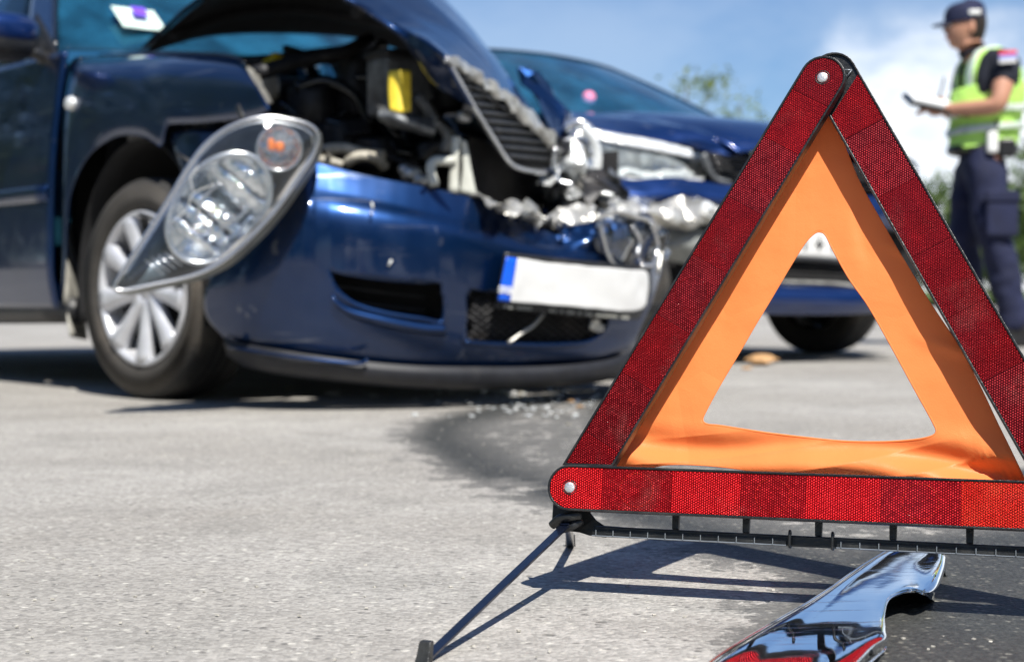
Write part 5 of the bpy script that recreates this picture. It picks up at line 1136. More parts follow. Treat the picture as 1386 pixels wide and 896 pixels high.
# head: shaped ellipsoid with brow, nose, lips, chin, ear
def head():
    bm = bmesh.new(); bmesh.ops.create_icosphere(bm, subdivisions=4, radius=1)
    c = Q(1305, 38)
    for v in bm.verts:
        x, y, z = v.co; rx, ry, rz = .098, .076, .122
        p = Vector((x * rx, y * ry, z * rz))
        if z < 0: p.x = p.x * (1 + .12 * z) - .012 * -z; p.y *= 1 + .25 * z
        if x < -.3 and abs(y) < .45:
            t = math.exp(-(y / .16) ** 2)
            p.x -= .024 * t * math.exp(-((z + .10) / .13) ** 2)        # nose
            p.x -= .007 * t * math.exp(-((z - .26) / .10) ** 2)        # brow
            p.x -= .010 * t * math.exp(-((z + .46) / .10) ** 2)        # lips
            p.x -= .014 * math.exp(-(y / .3) ** 2) * math.exp(-((z + .80) / .15) ** 2)   # chin
            for s in (-1, 1): p.x += .008 * math.exp(-((y - s * .30) / .12) ** 2) * math.exp(-((z - .08) / .09) ** 2)
        v.co = p + c
    me = bpy.data.meshes.new('head'); bm.to_mesh(me); bm.free(); return link('head', me, 'skin', pr)
hd = head(); hc = Q(1305, 38)
for s in (-1, 1):
    ell('ear', hc + Vector((.022, s * .076, -.005)), (.016, .010, .032), 'skin', hd)
    ell('eye', hc + Vector((-.083, s * .028, .010)), (.010, .013, .009), 'plate_white', hd); ell('iris', hc + Vector((-.092, s * .028, .010)), (.004, .006, .006), 'hair', hd)
    tube('eyebrow', [hc + Vector((-.094, s * .012, .030)), hc + Vector((-.088, s * .032, .034)), hc + Vector((-.076, s * .048, .028))], .0045, 'hair', hd, n=6)
tube('lips', [hc + Vector((-.083, -.022, -.058)), hc + Vector((-.098, 0, -.057)), hc + Vector((-.083, .022, -.058))], .006, 'lips', hd, n=8, flat=.7)
rows = [[hc + Vector((.104 * k * cos(a) + .006, .081 * k2 * sin(a), z)) for a in np.linspace(-1.3, 1.3, 11)] for k, k2, z in ((1.0, 1.0, .05), (1.0, 1.0, .01), (.93, .9, -.03), (.80, .72, -.065))]
panel('hair', rows, 14, 30, 'hair', hd, solid=.008)
cp = []
for k, z in ((1.05, .028), (1.09, .05), (1.07, .085), (.92, .118), (.6, .138), (.05, .145)):
    cp.append([hc + Vector((.101 * k * cos(a) + .004, .084 * k * sin(a), z + .012 * cos(a))) for a in np.linspace(0, 2 * pi, 17)[:-1]])
cap = panel('cap', cp, 22, 48, 'navy_cloth', hd, solid=.005, closed=True)
rows = [[hc + Vector((-.094 - r * (1 - (a / 1.15) ** 2) * .078, .080 * sin(a) * (1 - r * .12), .034 - .022 * r)) for a in np.linspace(-1.15, 1.15, 9)] for r in (0, .5, 1)]
panel('cap_peak', rows, 8, 22, 'navy_cloth', cap, solid=.006)
panel('cap_badge', [[hc + Vector((x, -.088 - .006 * sin((x + .02) * 20), z)) for x in (.0, .03, .062)] for z in (.080, .054)], 4, 8, 'print_white', cap, solid=.003)
# hands with separate fingers: the near one carries the pad from below, the far one writes
def hand(W_, D_, up, curl, side):
    D_ = D_.normalized(); up = (up - D_ * up.dot(D_)).normalized(); S3 = D_.cross(up)
    V = [W_, W_ + D_ * .045, W_ + D_ * .085]; E = [(0, 1), (1, 2)]; R = [(.020, .028), (.016, .038), (.013, .038)]
    h = skinned('hand', V, E, R, 'skin', pr, sub=2)
    for k in range(4):
        L = (.068, .078, .073, .056)[k]; b = W_ + D_ * .082 + S3 * (.030 - .020 * k)
        p1 = b + D_ * L * .5 - up * L * .12 * curl; p2 = p1 + D_ * L * .28 - up * L * .30 * curl; p3 = p2 + D_ * L * .10 - up * L * .22 * curl
        skinned('finger', [b - D_ * .015, b, p1, p2, p3], [(0, 1), (1, 2), (2, 3), (3, 4)], [.010, .0098, .0088, .0080, .0068], 'skin', h)
    t0 = W_ + D_ * .03 + S3 * side * .030
    skinned('thumb', [t0, t0 + D_ * .030 + S3 * side * .022 + up * .004, t0 + D_ * .056 + S3 * side * .020 + up * .012], [(0, 1), (1, 2)], [.013, .0105, .0085], 'skin', h)
padc = Q(1262, 139, -.02)
hand(wrN, Vector((-1, .25, .03)), Vector((0, 0, -1)), -.6, -1)
hand(wrF, Vector((-.9, -.5, .05)), Vector((0, 0, 1)), 1.0, -1)
# trousers, shirt, sleeves, vest
nz3 = lambda V_, amt, s: [v + Vector(noise.noise_vector(v * s)) * amt for v in V_]
def cloth(o, amt, s, s2=0):
    for v in o.data.vertices:
        n = v.normal.copy(); v.co += n * (amt * noise.noise(v.co * s) + amt * .5 * noise.noise(v.co * s * 2.3))
    return o
trs = skinned('trousers', [Q(1331, 186), pelvis, hipN, (hipN + kneeN) / 2 + Vector((-.015, 0, 0)), kneeN, (kneeN + ankN) / 2 + Vector((.015, 0, 0)), ankN + Vector((0, 0, -.02)), hipF, (hipF + kneeF) / 2, kneeF, (kneeF + ankF) / 2, ankF + Vector((0, 0, -.02))],
    [(0, 1), (1, 2), (2, 3), (3, 4), (4, 5), (5, 6), (1, 7), (7, 8), (8, 9), (9, 10), (10, 11)], [(.155, .125), (.155, .13), (.118, .112), .108, .092, .086, .078, (.118, .112), .105, .09, .084, .076], 'navy_cloth', pr, sub=3, root=1)
cloth(trs, .016, 9)
box('cargo_pocket', (kneeN + hipN) / 2 + Vector((.02, -.112, -.06)), (.17, .03, .20), 'navy_cloth', trs, bev=.02)
box('pocket_flap', (kneeN + hipN) / 2 + Vector((.02, -.122, .05)), (.18, .03, .06), 'navy_cloth', trs, bev=.01)
tube('key_strap', [Q(1331, 226, -.13), Q(1328, 240, -.15), Q(1324, 252, -.15)], .011, 'print_white', trs, n=8)
sh = skinned('shirt', [Q(1330, 196), waist, chest, upch, Q(1321, 78), shN, (shN * .35 + elN * .65), shF, (shF * .35 + elF * .65)],
    [(0, 1), (1, 2), (2, 3), (3, 4), (3, 5), (5, 6), (3, 7), (7, 8)], [(.148, .118), (.142, .115), (.168, .135), (.135, .125), (.075, .072), (.088, .088), .078, (.088, .088), .078], 'black_cloth', pr, sub=3, root=2)
cloth(sh, .008, 12)
tube('collar', [Q(1318, 72) + Vector((.068 * cos(a), .068 * sin(a), .012 * cos(a))) for a in np.linspace(0, 2 * pi, 10, endpoint=False)], .014, 'black_cloth', sh, n=8, closed=True, k=28)
# vest: shell round the torso, open at the arms
def vrow(px, py, rx, ry, n=16, a0=0): 
    c = Q(px, py); return [c + Vector((rx * cos(a), ry * sin(a), .02 * cos(a))) for a in np.linspace(0, 2 * pi, n, endpoint=False)]
vr = [vrow(1330, 202, .185, .165), vrow(1331, 186, .180, .165), vrow(1334, 160, .190, .180), vrow(1337, 135, .198, .190), vrow(1338, 118, .195, .19)]
vest = panel('vest', vr, 30, 72, 'hi_vis', pr, solid=.008, closed=True, rough=.012, rs=9)
# front and back shoulder straps
for s in (-1, 1):
    panel('shoulder_strap', [[Q(1308, 124, s * .13), Q(1310, 98, s * .15), Q(1322, 76, s * .13), Q(1342, 70, s * .13), Q(1362, 84, s * .14), Q(1372, 122, s * .13)],
                             [Q(1302, 124, s * .04), Q(1302, 98, s * .06), Q(1315, 74, s * .085), Q(1340, 66, s * .085), Q(1364, 80, s * .06), Q(1376, 122, s * .04)]], 10, 40, 'hi_vis', vest, solid=.008, rough=.006, rs=10)
    panel('reflective_strip', [[Q(1304, 128, s * .128), Q(1306, 98, s * .135), Q(1318, 74, s * .118), Q(1342, 67, s * .118)],
                             [Q(1301, 128, s * .085), Q(1302, 98, s * .095), Q(1315, 72, s * .098), Q(1341, 65, s * .098)]], 6, 30, 'reflective_tape', vest, solid=.012)
for py, rx, ry in ((152, .2035, .196), (176, .196, .186)):
    panel('reflective_strip', [vrow(1336 if py < 160 else 1333, py - 4.5, rx, ry), vrow(1336 if py < 160 else 1333, py + 4.5, rx, ry)], 4, 72, 'reflective_tape', vest, solid=.004, closed=True, rough=.010, rs=9)
panel('vest_back', [[Q(1352, 122, -.175), Q(1376, 122, -.08), Q(1378, 122, .08)], [Q(1368, 96, -.15), Q(1378, 98, -.07), Q(1378, 98, .07)], [Q(1352, 72, -.12), Q(1356, 70, -.06), Q(1356, 70, .06)]], 16, 16, 'hi_vis', vest, solid=.008)
# flag patch on the sleeve
fc = Q(1342, 89, -.287)
for k, m in enumerate(('patch_red', 'patch_blue', 'plate_white')): box('flag_stripe', fc + Vector((0, 0, .026 - .022 * k)), (.092, .012, .021), m, sh, R=Matrix.Rotation(radians(-4), 3, 'Y'), bev=.002)
# belt with pouch and radio
belt = tube('belt', [Q(1330, 204) + Vector((.165 * cos(a), .148 * sin(a), 0)) for a in np.linspace(0, 2 * pi, 14, endpoint=False)], .026, 'leather_black', pr, n=8, closed=True, k=40, flat=1)
box('radio', Q(1329, 197, -.185), (.060, .04, .115), 'print_white', belt, bev=.014); tube('radio_antenna', [Q(1334, 185, -.18), Q(1336, 168, -.19)], .008, 'black_plastic', belt, n=6)
box('belt_pouch', Q(1350, 204, -.16), (.09, .05, .10), 'leather_black', belt, bev=.014)
# boots
for an in (ankN, ankF):
    b = panel('boot', [[Vector((an.x + x0 + (x1 - x0) * (.5 - .5 * cos(a)), an.y + w * sin(a), z)) for a in np.linspace(0, 2 * pi, 14, endpoint=False)] for x0, x1, w, z in ((.09, -.21, .048, .004), (.095, -.215, .052, .03), (.085, -.18, .046, .07), (.075, -.09, .05, .11), (.07, -.06, .055, .17))], 20, 30, 'leather_black', pr, solid=.006, closed=True)
# open notepad and pen
npad = empty('notepad', tuple(pb + Q(1265, 140, -.02) - Vector((0, 0, pb.z))) if False else (pb.x + Q(1265, 140, 0).x, DPn - .02, Q(1265, 140).z)); npad.rotation_euler = (radians(17), radians(12), 0)
tag(npad, 'black covered notepad with white pages held open in the hands of the officer', 'notepad')
box('cover', (0, -.01, -.014), (.32, .25, .022), 'leather_black', npad, bev=.003)
box('page', (-.0, .0, .006), (.29, .23, .020), 'paper', npad, bev=.003)
pen = tube('pen', [(0, 0, 0), (.03, .015, .10), (.035, .018, .13)], .005, 'gloss_black', None, n=8)
pen.location = npad.location + Vector((.02, .02, .012)); tag(pen, 'thin dark pen held over the white notepad page', 'pen')

# ------------------------------------------------------------------ warning triangle (in focus)
PL_, PA_, PR_ = D3(776, 661, 1.53), D3(1113, 105, 1.53), D3(1465, 689, 1.386)
eu = (PR_ - PL_).normalized(); ev = (PA_ - PL_); ev = (ev - eu * ev.dot(eu)).normalized(); ew = eu.cross(ev).normalized()
TB = Matrix(((eu.x, ev.x, ew.x, PL_.x), (eu.y, ev.y, ew.y, PL_.y), (eu.z, ev.z, ew.z, PL_.z), (0, 0, 0, 1)))
TBI = TB.inverted()
def TP(px, py, w=0):
    """point of the picture on the plane of the triangle, in the triangle's own u,v,w"""
    o = TBI @ Vector((0, 0, HCAM)); d = TBI.to_3x3() @ Vector(((px - 693) / FPX, 1, -(py - HOR) / FPX)); t = (w - o.z) / d.z
    return o + d * t
wt = empty('warning_triangle', mw=TB)
tag(wt, 'red reflective warning triangle with orange fabric inside, standing on folding legs on the road', 'warning triangle')
S = (PR_ - PL_).length; UA = TBI @ PA_
def stadium(L, r, n=14, cut=None):
    P = []
    for q in range(n + 1):
        a = pi / 2 + pi * q / n; P.append((r * cos(a), r * sin(a)))
    for q in range(n + 1):
        a = -pi / 2 + pi * q / n; P.append((L + r * cos(a), r * sin(a)))
    return P
def clip(P, a, b, c):   # keep a*u+b*v<=c
    out = []
    for i in range(len(P)):
        p, q = P[i], P[(i + 1) % len(P)]; fp, fq = a * p[0] + b * p[1] - c, a * q[0] + b * q[1] - c
        if fp <= 0: out.append(p)
        if fp * fq < 0:
            t = fp / (fp - fq); out.append((p[0] + (q[0] - p[0]) * t, p[1] + (q[1] - p[1]) * t))
    return out
def arm(name, org, ang, L, r, w0, w1, bounds, kinds, cuts=(), rim=.0023, rcuts=None, label=None):
    """black bar with raised rim and red prism panels; local x runs along the bar"""
    R = Matrix.Translation((org[0], org[1], 0)) @ Matrix.Rotation(ang, 4, 'Z')
    P = stadium(L, r)
    for c in cuts: P = clip(P, *c)
    core = prism(name, P, w0, w1 - .0012, 'black_nylon', wt, bev=.0008); core.matrix_local = R
    if label: core['label'] = label
    Q = stadium(L, r - rim)
    for c in (rcuts or cuts): Q = clip(Q, c[0], c[1], c[2] - rim)
    # raised rim: ring between P and inner outline
    n = 120
    def res(Z):
        Z = Z + [Z[0]]; d = [0]
        for i in range(len(Z) - 1): d.append(d[-1] + math.dist(Z[i], Z[i + 1]))
        return d
    vs = [(a, b, w1 - .0012) for a, b in P] + [(a, b, w1 + .0010) for a, b in P]
    k = len(P); ct = (sum(a for a, b in P) / k, sum(b for a, b in P) / k)
    # inner loop: inset every vertex of P towards the bar's medial line
    In = []
    for i in range(k):
        p0, p1, p2 = Vector(P[i - 1]), Vector(P[i]), Vector(P[(i + 1) % k])
        e1 = (p1 - p0); e2 = (p2 - p1)
        if e1.length < 1e-7: e1 = e2
        if e2.length < 1e-7: e2 = e1
        n1 = Vector((-e1.y, e1.x)).normalized(); n2 = Vector((-e2.y, e2.x)).normalized(); nn = (n1 + n2)
        nn = nn / max(.35, nn.dot(n1)) if nn.length > 1e-6 else n1
        In.append(p1 + nn * rim * .85)
    vs += [(p.x, p.y, w1 + .0010) for p in In] + [(p.x, p.y, w1 - .0012) for p in In]
    fs = []
    for i in range(k):
        j = (i + 1) % k
        for a in (0, k, 2 * k): fs.append((a + i, a + j, a + k + j, a + k + i))
    mesh('rim', vs, fs, 'black_nylon', core, smooth=False, bevel=.0004)
    for i, (b0, b1) in enumerate(zip(bounds[:-1], bounds[1:])):
        C = clip(clip(Q, -1, 0, -(b0 + .0002)), 1, 0, b1 - .0002)
        if len(C) < 3: continue
        kd = kinds[i]; TT = ([], [])
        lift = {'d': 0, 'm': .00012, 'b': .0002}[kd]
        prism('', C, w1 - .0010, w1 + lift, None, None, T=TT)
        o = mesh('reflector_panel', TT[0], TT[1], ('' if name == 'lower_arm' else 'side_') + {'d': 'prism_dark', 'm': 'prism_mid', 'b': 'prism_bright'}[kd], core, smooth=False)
        if kd == 'd' and b1 - b0 > .05:   # moulded circle
            cx = (b0 + b1) / 2; pts = [(cx + .0155 * cos(a), .0155 * sin(a), w1 + .00012) for a in np.linspace(0, 2 * pi, 40, endpoint=False)]
            mesh_ring = tube('moulded_ring', pts, .00026, ('' if name == 'lower_arm' else 'side_') + 'prism_bright', core, n=5, k=60, closed=True)
    return core
def rivet(u, v, w, m='rivet'):
    V, F = lathe([(0.0001, w + .0022), (.003, w + .0021), (.0046, w + .0016), (.0052, w + .0004), (.0053, w - .002)], 28, 'z', (u, v, 0))
    F.append(tuple(range(28))[::-1]); mesh('rivet', V, F, m, wt)
    V, F = lathe([(.0060, w - .001), (.0062, w + .0003), (.0069, w + .0003), (.0070, w - .001)], 28, 'z', (u, v, 0)); mesh('rivet_seat', V, F, 'black_nylon', wt)
AR = .0213
# photo columns of the panel joints on the lower bar -> u
ub = [-.03] + [TP(x, 661 + (x - 776) * .04, .013).x for x in (815, 908, 1002, 1090, 1192, 1300)]
st = ub[-1] - ub[-2]
while ub[-1] < S - .03: ub.append(ub[-1] + .066)
ub.append(S + .04)
arm('lower_arm', (0, 0), 0, S, AR, 0, .0125, ub, 'mdmdmdbdmdmm'[:len(ub) - 1], label='horizontal lower arm with one very bright red block to the right')
aL = atan2(UA.y, UA.x); LL = sqrt(UA.x ** 2 + UA.y ** 2)
bl = [-.03, .040, .105, .170, .235, .300, .365, LL - .040, LL + .03]
# left arm: cut where it meets the lower bar, rounded on top
nL = (sin(aL), cos(aL))
arm('left_arm', (0, 0), aL, LL, AR, -.0135, -.0008, [-.03, .052, .117, .182, .247, .312, .377, LL - .022 if LL > .42 else LL - .03, LL + .04], 'mdmdmdbmm', cuts=[(-nL[0], -nL[1], -(AR + .0004))], label='left arm with rounded riveted top overlapping the right arm')
# right arm behind: from the apex down to the right corner
RA = (TP(1128, 103, -.018).x, TP(1128, 103, -.018).y)
RB = (TP(1465, 690, -.018).x, TP(1465, 690, -.018).y)
aR = atan2(RB[1] - RA[1], RB[0] - RA[0]); LR = math.dist(RA, RB)
# its panels start along the edge of the left arm: line through the left arm's right side
def toR(p): 
    d = (p[0] - RA[0], p[1] - RA[1]); return (d[0] * cos(-aR) - d[1] * sin(-aR), d[0] * sin(-aR) + d[1] * cos(-aR))
p0 = toR(TP(1157, 103, -.016)); p1 = toR(TP(1122, 158, -.016))
ex, ey = p1[0] - p0[0], p1[1] - p0[1]; nn_ = (ey, -ex); ln = math.hypot(*nn_); nn_ = (nn_[0] / ln, nn_[1] / ln)
cc = nn_[0] * p0[0] + nn_[1] * p0[1]
if nn_[0] * LR / 2 - cc > 0: nn_ = (-nn_[0], -nn_[1]); cc = -cc
arm('right_arm', RA, aR, LR, .0222, -.0285, -.0150, [-.03, .062, .127, .192, .257, .322, .387, LR + .04], 'bdmmmdmm', rcuts=[(nn_[0], nn_[1], cc)], label='right arm running behind the left arm at the top')
rivet(0, 0, .0125); rivet(UA.x, UA.y, -.0008)
# small triangular web and black back boss at the apex
T = ([], [])
for a, b in (((1141, 95), (1153, 95)), ((1141, 95), (1146, 104)), ((1153, 95), (1146, 104))):
    tube('', [TP(*a, -.0135), TP(*b, -.0135)], .0007, None, None, n=5, bmtgt=T)
mesh('apex_web', T[0], T[1], 'clear_rib', wt)

# fabric: ring of cloth hung between the arms, behind them
outer = [(1121, 140), (1146, 202), (1164, 246), (1194, 300), (1219, 343), (1258, 407), (1302, 475), (1345, 560), (1400, 690),
         (1330, 678), (1250, 668), (1190, 655), (1120, 652), (1070, 646), (1030, 640), (960, 631), (900, 630), (860, 640), (808, 652),
         (826, 602), (862, 545), (905, 475), (950, 402), (998, 320), (1045, 240), (1085, 180), (1110, 144)]
inner = [(1110, 314), (1118, 319), (1128, 339), (1150, 378), (1176, 415), (1210, 475), (1240, 530), (1262, 570), (1267, 585),
         (1255, 592), (1228, 596), (1190, 598), (1140, 597), (1090, 592), (1040, 586), (1000, 580), (975, 576), (957, 574), (951, 568),
         (956, 555), (975, 520), (1000, 478), (1022, 440), (1045, 402), (1068, 363), (1088, 331), (1101, 317)]
NF = 270
def smooth_loop(P): return [(a[0], a[1]) for a in cr1([(x, y, 0) for x, y in P], NF, True)]
OL, IL = smooth_loop(outer), smooth_loop(inner)
NRAD = 60; vs = []
def fold(u, v, t):
    b = max(0, 1 - (v + .005) / .085) ; b = b * b * (3 - 2 * b)
    w = .0135 * b * sin((v + .10 * u + .012 * sin(u * 17)) * 2 * pi / .043 + .6)
    w += .0055 * b * (1 - abs(sin((v * .9 - .16 * u + .01 * sin(u * 9)) * pi / .021)) ** .7)
    w += .0050 * b * sin(u * 26 + v * 60)
    w += .0022 * noise.noise(Vector((u * 11, v * 11, 3))) + .0010 * noise.noise(Vector((u * 34, v * 30, 7)))
    # crease running off the right limb and a pulled fold down it
    c = (v - .205) + .55 * (u - .335) + .006 * sin(u * 60)
    w += .0042 * math.exp(-(c / .007) ** 2) * max(0, min(1, (u - .27) / .05))
    c2 = (v - .14) + .30 * (u - .35); w += .003 * math.exp(-(c2 / .006) ** 2) * max(0, min(1, (u - .30) / .04))
    c3 = (u - .262) - .12 * (v - .24) - .01 * sin(v * 40); w -= .0016 * math.exp(-(c3 / .008) ** 2) * max(0, min(1, (v - .2) / .05))
    # stiff hem at both borders
    return w
for i in range(NRAD):
    t = i / (NRAD - 1)
    for j in range(NF):
        a, b = IL[j], OL[j]; p = TP(a[0] + (b[0] - a[0]) * t, a[1] + (b[1] - a[1]) * t, -.036)
        w = -.036 + fold(p.x, p.y, t) - .004 * max(0, p.y / .4) * 0
        q = TP(a[0] + (b[0] - a[0]) * t, a[1] + (b[1] - a[1]) * t, w); vs.append(q)
fab = mesh('fabric', vs, gridfaces(NRAD, NF, True), 'orange_fabric', wt, solid=.0005, offset=0)
fab['label'] = 'orange fabric triangle with a triangular hole and loose lower folds'
tube('hem', [TP(*IL[j], -.036 + fold(TP(*IL[j], -.036).x, TP(*IL[j], -.036).y, 0)) for j in range(0, NF, 3)], .0009, 'orange_fabric', fab, n=6, k=NF, closed=True, flat=.6)

# base rail under the lower bar: end brackets, struts, ribbed clear strip, clips
rt, rb = -.0335, -.0432
Q = [(-.0226, .012), (-.0235, -.010), (-.0238, -.034), (-.018, -.0385), (.004, -.040), (.014, -.0425), (.030, -.0435), (.050, rt + .0005), (.028, rt + .001), (.020, -.028), (.014, -.0215), (.010, .012)]
prism('end_bracket', Q, -.0165, -.0142, 'black_nylon', wt, bev=.0006)
prism('end_bracket', [(S - a, b) for a, b in Q][::-1], -.0165, -.0142, 'black_nylon', wt, bev=.0006)
prism('base_rail', [(.02, rt), (.02, rb), (S - .02, rb), (S - .02, rt)], -.014, -.004, 'black_nylon', wt, bev=.0012)
u = TP(912, 700).x
while u < S - .02:
    prism('strut', [(u - .0030, rt + .0003), (u + .0030, rt + .0003), (u + .0034, -.018), (u - .0034, -.018)], -.0132, -.0072, 'black_nylon', wt, bev=.0006); u += .0655
for a, b in ((.020, TP(1064, 728).x), (TP(1132, 735).x, S - .02)):
    st_ = box('ribbed_strip', ((a + b) / 2, rb + .0033, -.0028), (b - a, .0052, .0022), 'black_nylon', wt, bev=.0004)
    T = ([], [])
    tube('', [(a, rb + .0004, -.0014), (b, rb + .0004, -.0014)], .0006, None, None, n=5, bmtgt=T)
    x = a + .004
    while x < b: addbox(T, (x, rb + .0034, -.0010), (.0007, .0056, .0016)); x += .0165
    mesh('rib', T[0], T[1], 'clear_rib', st_, smooth=False)
for px in (1069, 1127):
    q = TP(px, 730)
    tube('clip', [(q.x, rt + .001, -.003), (q.x, rt + .0035, .0005), (q.x, rt - .001, .0020), (q.x, rb + .0002, .0012), (q.x, rb - .0008, -.004)], .0014, 'black_nylon', wt, n=8)
# legs: flat steel straps, front and rear on both ends, hinged in a nylon knuckle
def leg(top, foot, back, bend=None):
    a, b = TBI @ top, TBI @ foot; d = (b - a); L = d.length; d.normalize()
    R = TBI.to_3x3() @ Vector((0, 0, 1)); side = d.cross(R).normalized(); nrm = side.cross(d).normalized()
    hw, th = .0043, .0011; vs, fs = [], []
    path = [a - d * .004 + nrm * .0015, a + d * .012, a + d * .024 - nrm * .001, a + d * (L * .6) - nrm * .0004, b - d * .001]
    P = cr1(path, 15)
    for k, p in enumerate(P):
        p = Vector(p); w_ = hw * (.85 if k < 3 else 1)
        for s, t_ in ((-1, -1), (-.8, -1.15), (.8, -1.15), (1, -1), (1, 1), (-1, 1)): vs.append(p + side * w_ * s + nrm * th * t_)
    for k in range(14):
        for q in range(6): fs.append((k * 6 + q, k * 6 + (q + 1) % 6, k * 6 + 6 + (q + 1) % 6, k * 6 + 6 + q))
    fs += [(0, 1, 2, 3, 4, 5)[::-1], tuple(84 + q for q in range(6))]
    g = mesh('leg', vs, fs, 'strap_steel', wt, smooth=False, bevel=.0003)
    # rubber foot clasping the strap's end, flared at the ground
    v = []; up = TBI.to_3x3() @ Vector((0, 0, 1)); hx = side.copy(); hx = (hx - up * hx.dot(up)).normalized(); hy = up.cross(hx)
    for z_, wx, wy in ((-.0015, .0062, .0044), (.003, .0056, .0038), (.012, .0052, .0032), (.0135, .0047, .0026)):
        c = b + up * (z_) - d * (z_ * .35)
        for sx, sy in ((-1, -1), (1, -1), (1, 1), (-1, 1)): v.append(c + hx * wx * sx + hy * wy * sy)
    f = [(0, 1, 2, 3)[::-1], (12, 13, 14, 15)] + [(k * 4 + q, k * 4 + (q + 1) % 4, k * 4 + 4 + (q + 1) % 4, k * 4 + 4 + q) for k in range(3) for q in range(4)]
    mesh('foot', v, f, 'black_nylon', g, smooth=False, bevel=.0008)
HL = TP(770, 705, -.004); HLw = TB @ HL
fF, fR = gnd(574, 897), gnd(772, 742)
leg(HLw, fF + Vector((0, 0, .002)), False); leg(TB @ TP(769, 703, -.018), fR + Vector((0, 0, .002)), True)
mid = (PL_ + PR_) / 2; ax = Vector((eu.x, eu.y, 0)).normalized()
def mirror(p): q = p - mid; return mid + q - ax * 2 * q.dot(ax)
leg(mirror(HLw), mirror(fF) * 1 + Vector((0, 0, .002)), False); leg(mirror(TB @ TP(769, 703, -.018)), mirror(fR) + Vector((0, 0, .002)), True)
for sgn in (0, 1):
    pts = [TP(747, 711, .000), TP(757, 702, .004), TP(772, 699, .006), TP(787, 697, .003)]
    pt2 = [TP(760, 717, -.002), TP(775, 712, .002), TP(788, 704, -.001)]
    if sgn: pts = [TBI @ mirror(TB @ p) for p in pts]; pt2 = [TBI @ mirror(TB @ p) for p in pt2]
    k = tube('hinge_knuckle', pts, .0042, 'black_nylon', wt, n=10, k=14, flat=.85)
    tube('hinge_jaw', pt2, .0036, 'black_nylon', k, n=10, k=10, flat=.8)

# ------------------------------------------------------------------ chrome trim torn off, lying on the road
def chrome_trim():
    # rows along the piece: left edge, crown, ridge, bottom of the outer wall (photo px, height above road)
    rowsP = [  # left edge(px,py,z)   crown 1            crown 2            ridge                wall bottom
        ((930, 925, 0.0030), (930, 925, 0.0215), (985, 935, 0.0238), (1050, 940, 0.0248), (1100, 938, 0.0252), (1106, 948, 0.0040)),
        ((968, 890, 0.0030), (968, 890, 0.0215), (1030, 890, 0.0238), (1090, 900, 0.0248), (1150, 903, 0.0252), (1156, 914, 0.0040)),
        ((1020, 857, 0.0030), (1020, 857, 0.0215), (1075, 855, 0.0238), (1130, 866, 0.0248), (1180, 874, 0.0252), (1186, 889, 0.0040)),
        ((1060, 834, 0.0030), (1060, 834, 0.0215), (1105, 832, 0.0238), (1155, 848, 0.0248), (1197, 862, 0.0252), (1199, 876, 0.0060)),
        ((1088, 818, 0.0030), (1088, 818, 0.0215), (1125, 815, 0.0238), (1165, 832, 0.0248), (1197, 848, 0.0252), (1197, 860, 0.0160)),
        ((1112, 803, 0.0030), (1112, 803, 0.0215), (1143, 798, 0.0238), (1172, 812, 0.0248), (1196, 830, 0.0252), (1196, 834, 0.0225)),
        ((1134, 788, 0.0030), (1134, 788, 0.0215), (1160, 783, 0.0238), (1185, 793, 0.0248), (1203, 809, 0.0252), (1204, 811, 0.0225)),
        ((1152, 775, 0.0030), (1152, 775, 0.0215), (1178, 771, 0.0238), (1208, 778, 0.0248), (1229, 797, 0.0252), (1230, 800, 0.0225)),
        ((1168, 764, 0.0030), (1168, 764, 0.0215), (1193, 760, 0.0238), (1228, 768, 0.0248), (1250, 798, 0.0252), (1250, 803, 0.0225)),
        ((1181, 756, 0.0030), (1181, 756, 0.0215), (1205, 751, 0.0238), (1243, 757, 0.0248), (1267, 790, 0.0252), (1264, 812, 0.0030)),
        ((1196, 747, 0.0030), (1196, 747, 0.0215), (1218, 744, 0.0238), (1254, 748, 0.0248), (1277, 768, 0.0252), (1274, 786, 0.0030)),
        ((1206, 740, 0.0030), (1206, 740, 0.0215), (1226, 739, 0.0238), (1256, 742, 0.0248), (1280, 752, 0.0252), (1278, 764, 0.0030)),
    ]
    def pz(px, py, z):
        D = (HCAM - z) * FPX / (py - HOR); return Vector(((px - 693) / FPX * D, D, z))
    o = pz(1120, 830, 0)
    r = empty('chrome_trim', (o.x, o.y, 0)); tag(r, 'bent blue reflecting chrome grille trim with a scooped notch, lying on wet road below the triangle', 'car trim')
    rows = [[pz(*q) - Vector((o.x, o.y, 0)) for q in row] for row in rowsP]
    panel('chrome_shell', rows, 90, 60, 'chrome', r, solid=.0022)
    panel('end_wall', [[p for p in rows[-1][1:5]], [Vector((p.x + .004, p.y + .006, .004)) for p in rows[-1][1:5]]], 6, 20, 'chrome', r, solid=.002)
    # inner dark side of the shell
    rr = [[Vector((p.x, p.y, max(.001, p.z - .0032))) for p in row] for row in rows]
    # rolled lip along the outer wall with clip holes
    lip = [row[4] + Vector((.0005, -.0005, .0002)) for row in rows[:4]]
    T = ([], [])
    for (px, py) in ((1158, 893), (1168, 887), (1176, 882)):
        q = pz(px, py, .022) - Vector((o.x, o.y, 0)); tube('', [q + Vector((-.001, .003, 0)), q + Vector((.0006, -.0022, 0))], .0026, None, None, bmtgt=T, n=10)
    mesh('clip_hole', T[0], T[1], 'gloss_black', r)
    tube('rolled_edge', [row[5] for row in rows[:10]], .0012, 'chrome', r, n=6, k=50)
    tube('long_edge', [row[1] + Vector((0, 0, -.0005)) for row in rows], .0011, 'chrome', r, n=6, k=50)
chrome_trim()
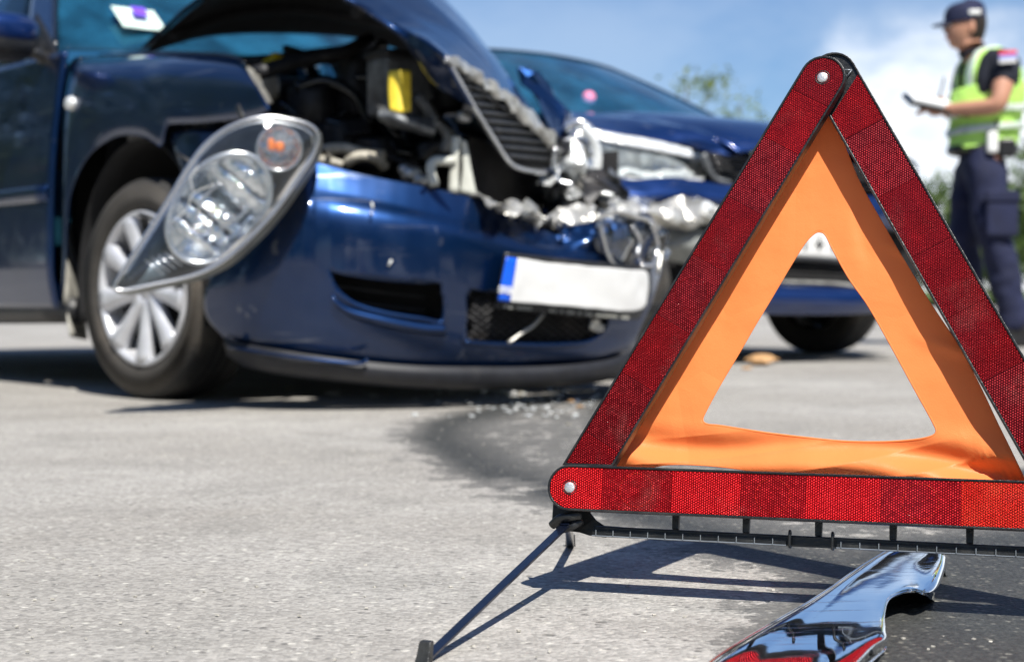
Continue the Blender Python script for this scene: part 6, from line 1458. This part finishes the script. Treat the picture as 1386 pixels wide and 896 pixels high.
# ------------------------------------------------------------------ broken bits on the road
def shard(px, py, s, m, name, label, cat, seed, group=None, flat=.4):
    rg = random.Random(seed); g = gnd(px, py); s = s / FPX * g.y
    bm = bmesh.new(); bmesh.ops.create_icosphere(bm, subdivisions=2, radius=.5)
    for v in bm.verts:
        q = v.co.copy(); f = 1 + .8 * noise.noise(q * 2.2 + Vector((seed * 3.1, 0, 0)))
        v.co = Vector((q.x * s * f * 1.15, q.y * s * f, q.z * s * flat * f))
    zmin = min(v.co.z for v in bm.verts)
    for v in bm.verts: v.co.z = max(v.co.z - zmin, 0) 
    me = bpy.data.meshes.new(name); bm.to_mesh(me); bm.free()
    o = link(name, me, m, None, smooth=False, loc=(g.x, g.y, .0), rot=(0, 0, rg.uniform(0, 6)))
    tag(o, label, cat, group); return o
shard(690, 535, 17, 'plate_white', 'broken_plastic', 'white plastic fragment under the bumper left of the glass pieces', 'debris', 1)
shard(742, 530, 13, 'clear_lens', 'glass_fragment', 'clear bluish lens fragment at the edge of the bumper shadow', 'debris', 2, flat=.8)
shard(706, 534, 9, 'hose_beige', 'broken_plastic', 'small tan fragment right beside the white plastic piece', 'debris', 3)
shard(772, 545, 10, 'dry_leaf', 'dry_leaf_scrap', 'brown dry scrap at the top right end of the wet stain', 'debris', 4)
shard(785, 552, 9, 'dry_leaf', 'dry_leaf_scrap', 'small ochre scrap just below the brown scrap on the wet stain', 'debris', 5)
shard(742, 541, 9, 'hose_beige', 'broken_plastic', 'pale tan fragment just in front of the clear lens fragment', 'debris', 6)
shard(451, 535, 22, 'stone', 'stone_chip', 'flat pale chip in the shadow below the bumper, nearest the wheel side', 'stone', 7, flat=.25)
shard(392, 527, 15, 'stone', 'stone_chip', 'dull chip in the shade under the bumper next to the wheel', 'stone', 8, flat=.25)
shard(505, 537, 12, 'stone', 'stone_chip', 'small pale chip at the sunny edge below the middle of the bumper', 'stone', 9, flat=.3)
shard(770, 575, 6, 'hose_beige', 'stone_chip', 'tiny beige grain on the wet stain behind the left triangle arm', 'stone', 10)
shard(425, 695, 7, 'stone', 'stone_chip', 'tiny pale pebble alone on the dry asphalt left of the front leg', 'stone', 11)
shard(1034, 495, 38, 'dry_leaf', 'dry_leaf', 'curled orange brown leaf on the road seen through the triangle hole', 'leaf', 12, flat=.35)
shard(1010, 500, 12, 'dry_leaf', 'dry_leaf', 'small leaf scrap left of the big curled leaf', 'leaf', 13, flat=.3)
# crumbs of lamp glass and plastic swept along under the bumper
T = ([], []); rg = random.Random(19)
for k in range(150):
    g = gnd(rg.gauss(735, 70), rg.uniform(522, 566)); s_ = rg.uniform(.002, .006)
    addbox(T, (g.x, g.y, s_ * .35 + .001), (s_ * 2.2, s_ * 1.5, s_ * .8), Matrix.Rotation(rg.uniform(0, 3), 3, 'Z') @ Matrix.Rotation(rg.uniform(-.6, .6), 3, 'X'))
tag(mesh('glass_crumbs', T[0], T[1], 'lens_white', smooth=False), 'crumbs of broken lamp glass strewn along the edge of the bumper shadow', 'glass', kind='stuff')
# loose grit
T = ([], []); rg = random.Random(9)
for k in range(1500):
    y = rg.uniform(1.1, 5.0); x = rg.uniform(-.45, .45) * y; s = rg.uniform(.0006, .0018); a = rg.uniform(0, pi)
    addbox(T, (x, y, s * .3 + .001), (s * 2, s * 1.4, s), Matrix.Rotation(a, 3, 'Z') @ Matrix.Rotation(rg.uniform(-.5, .5), 3, 'X'))
tag(mesh('grit', T[0], T[1], 'stone', smooth=False), 'fine loose grit scattered over the asphalt', 'grit', kind='stuff')
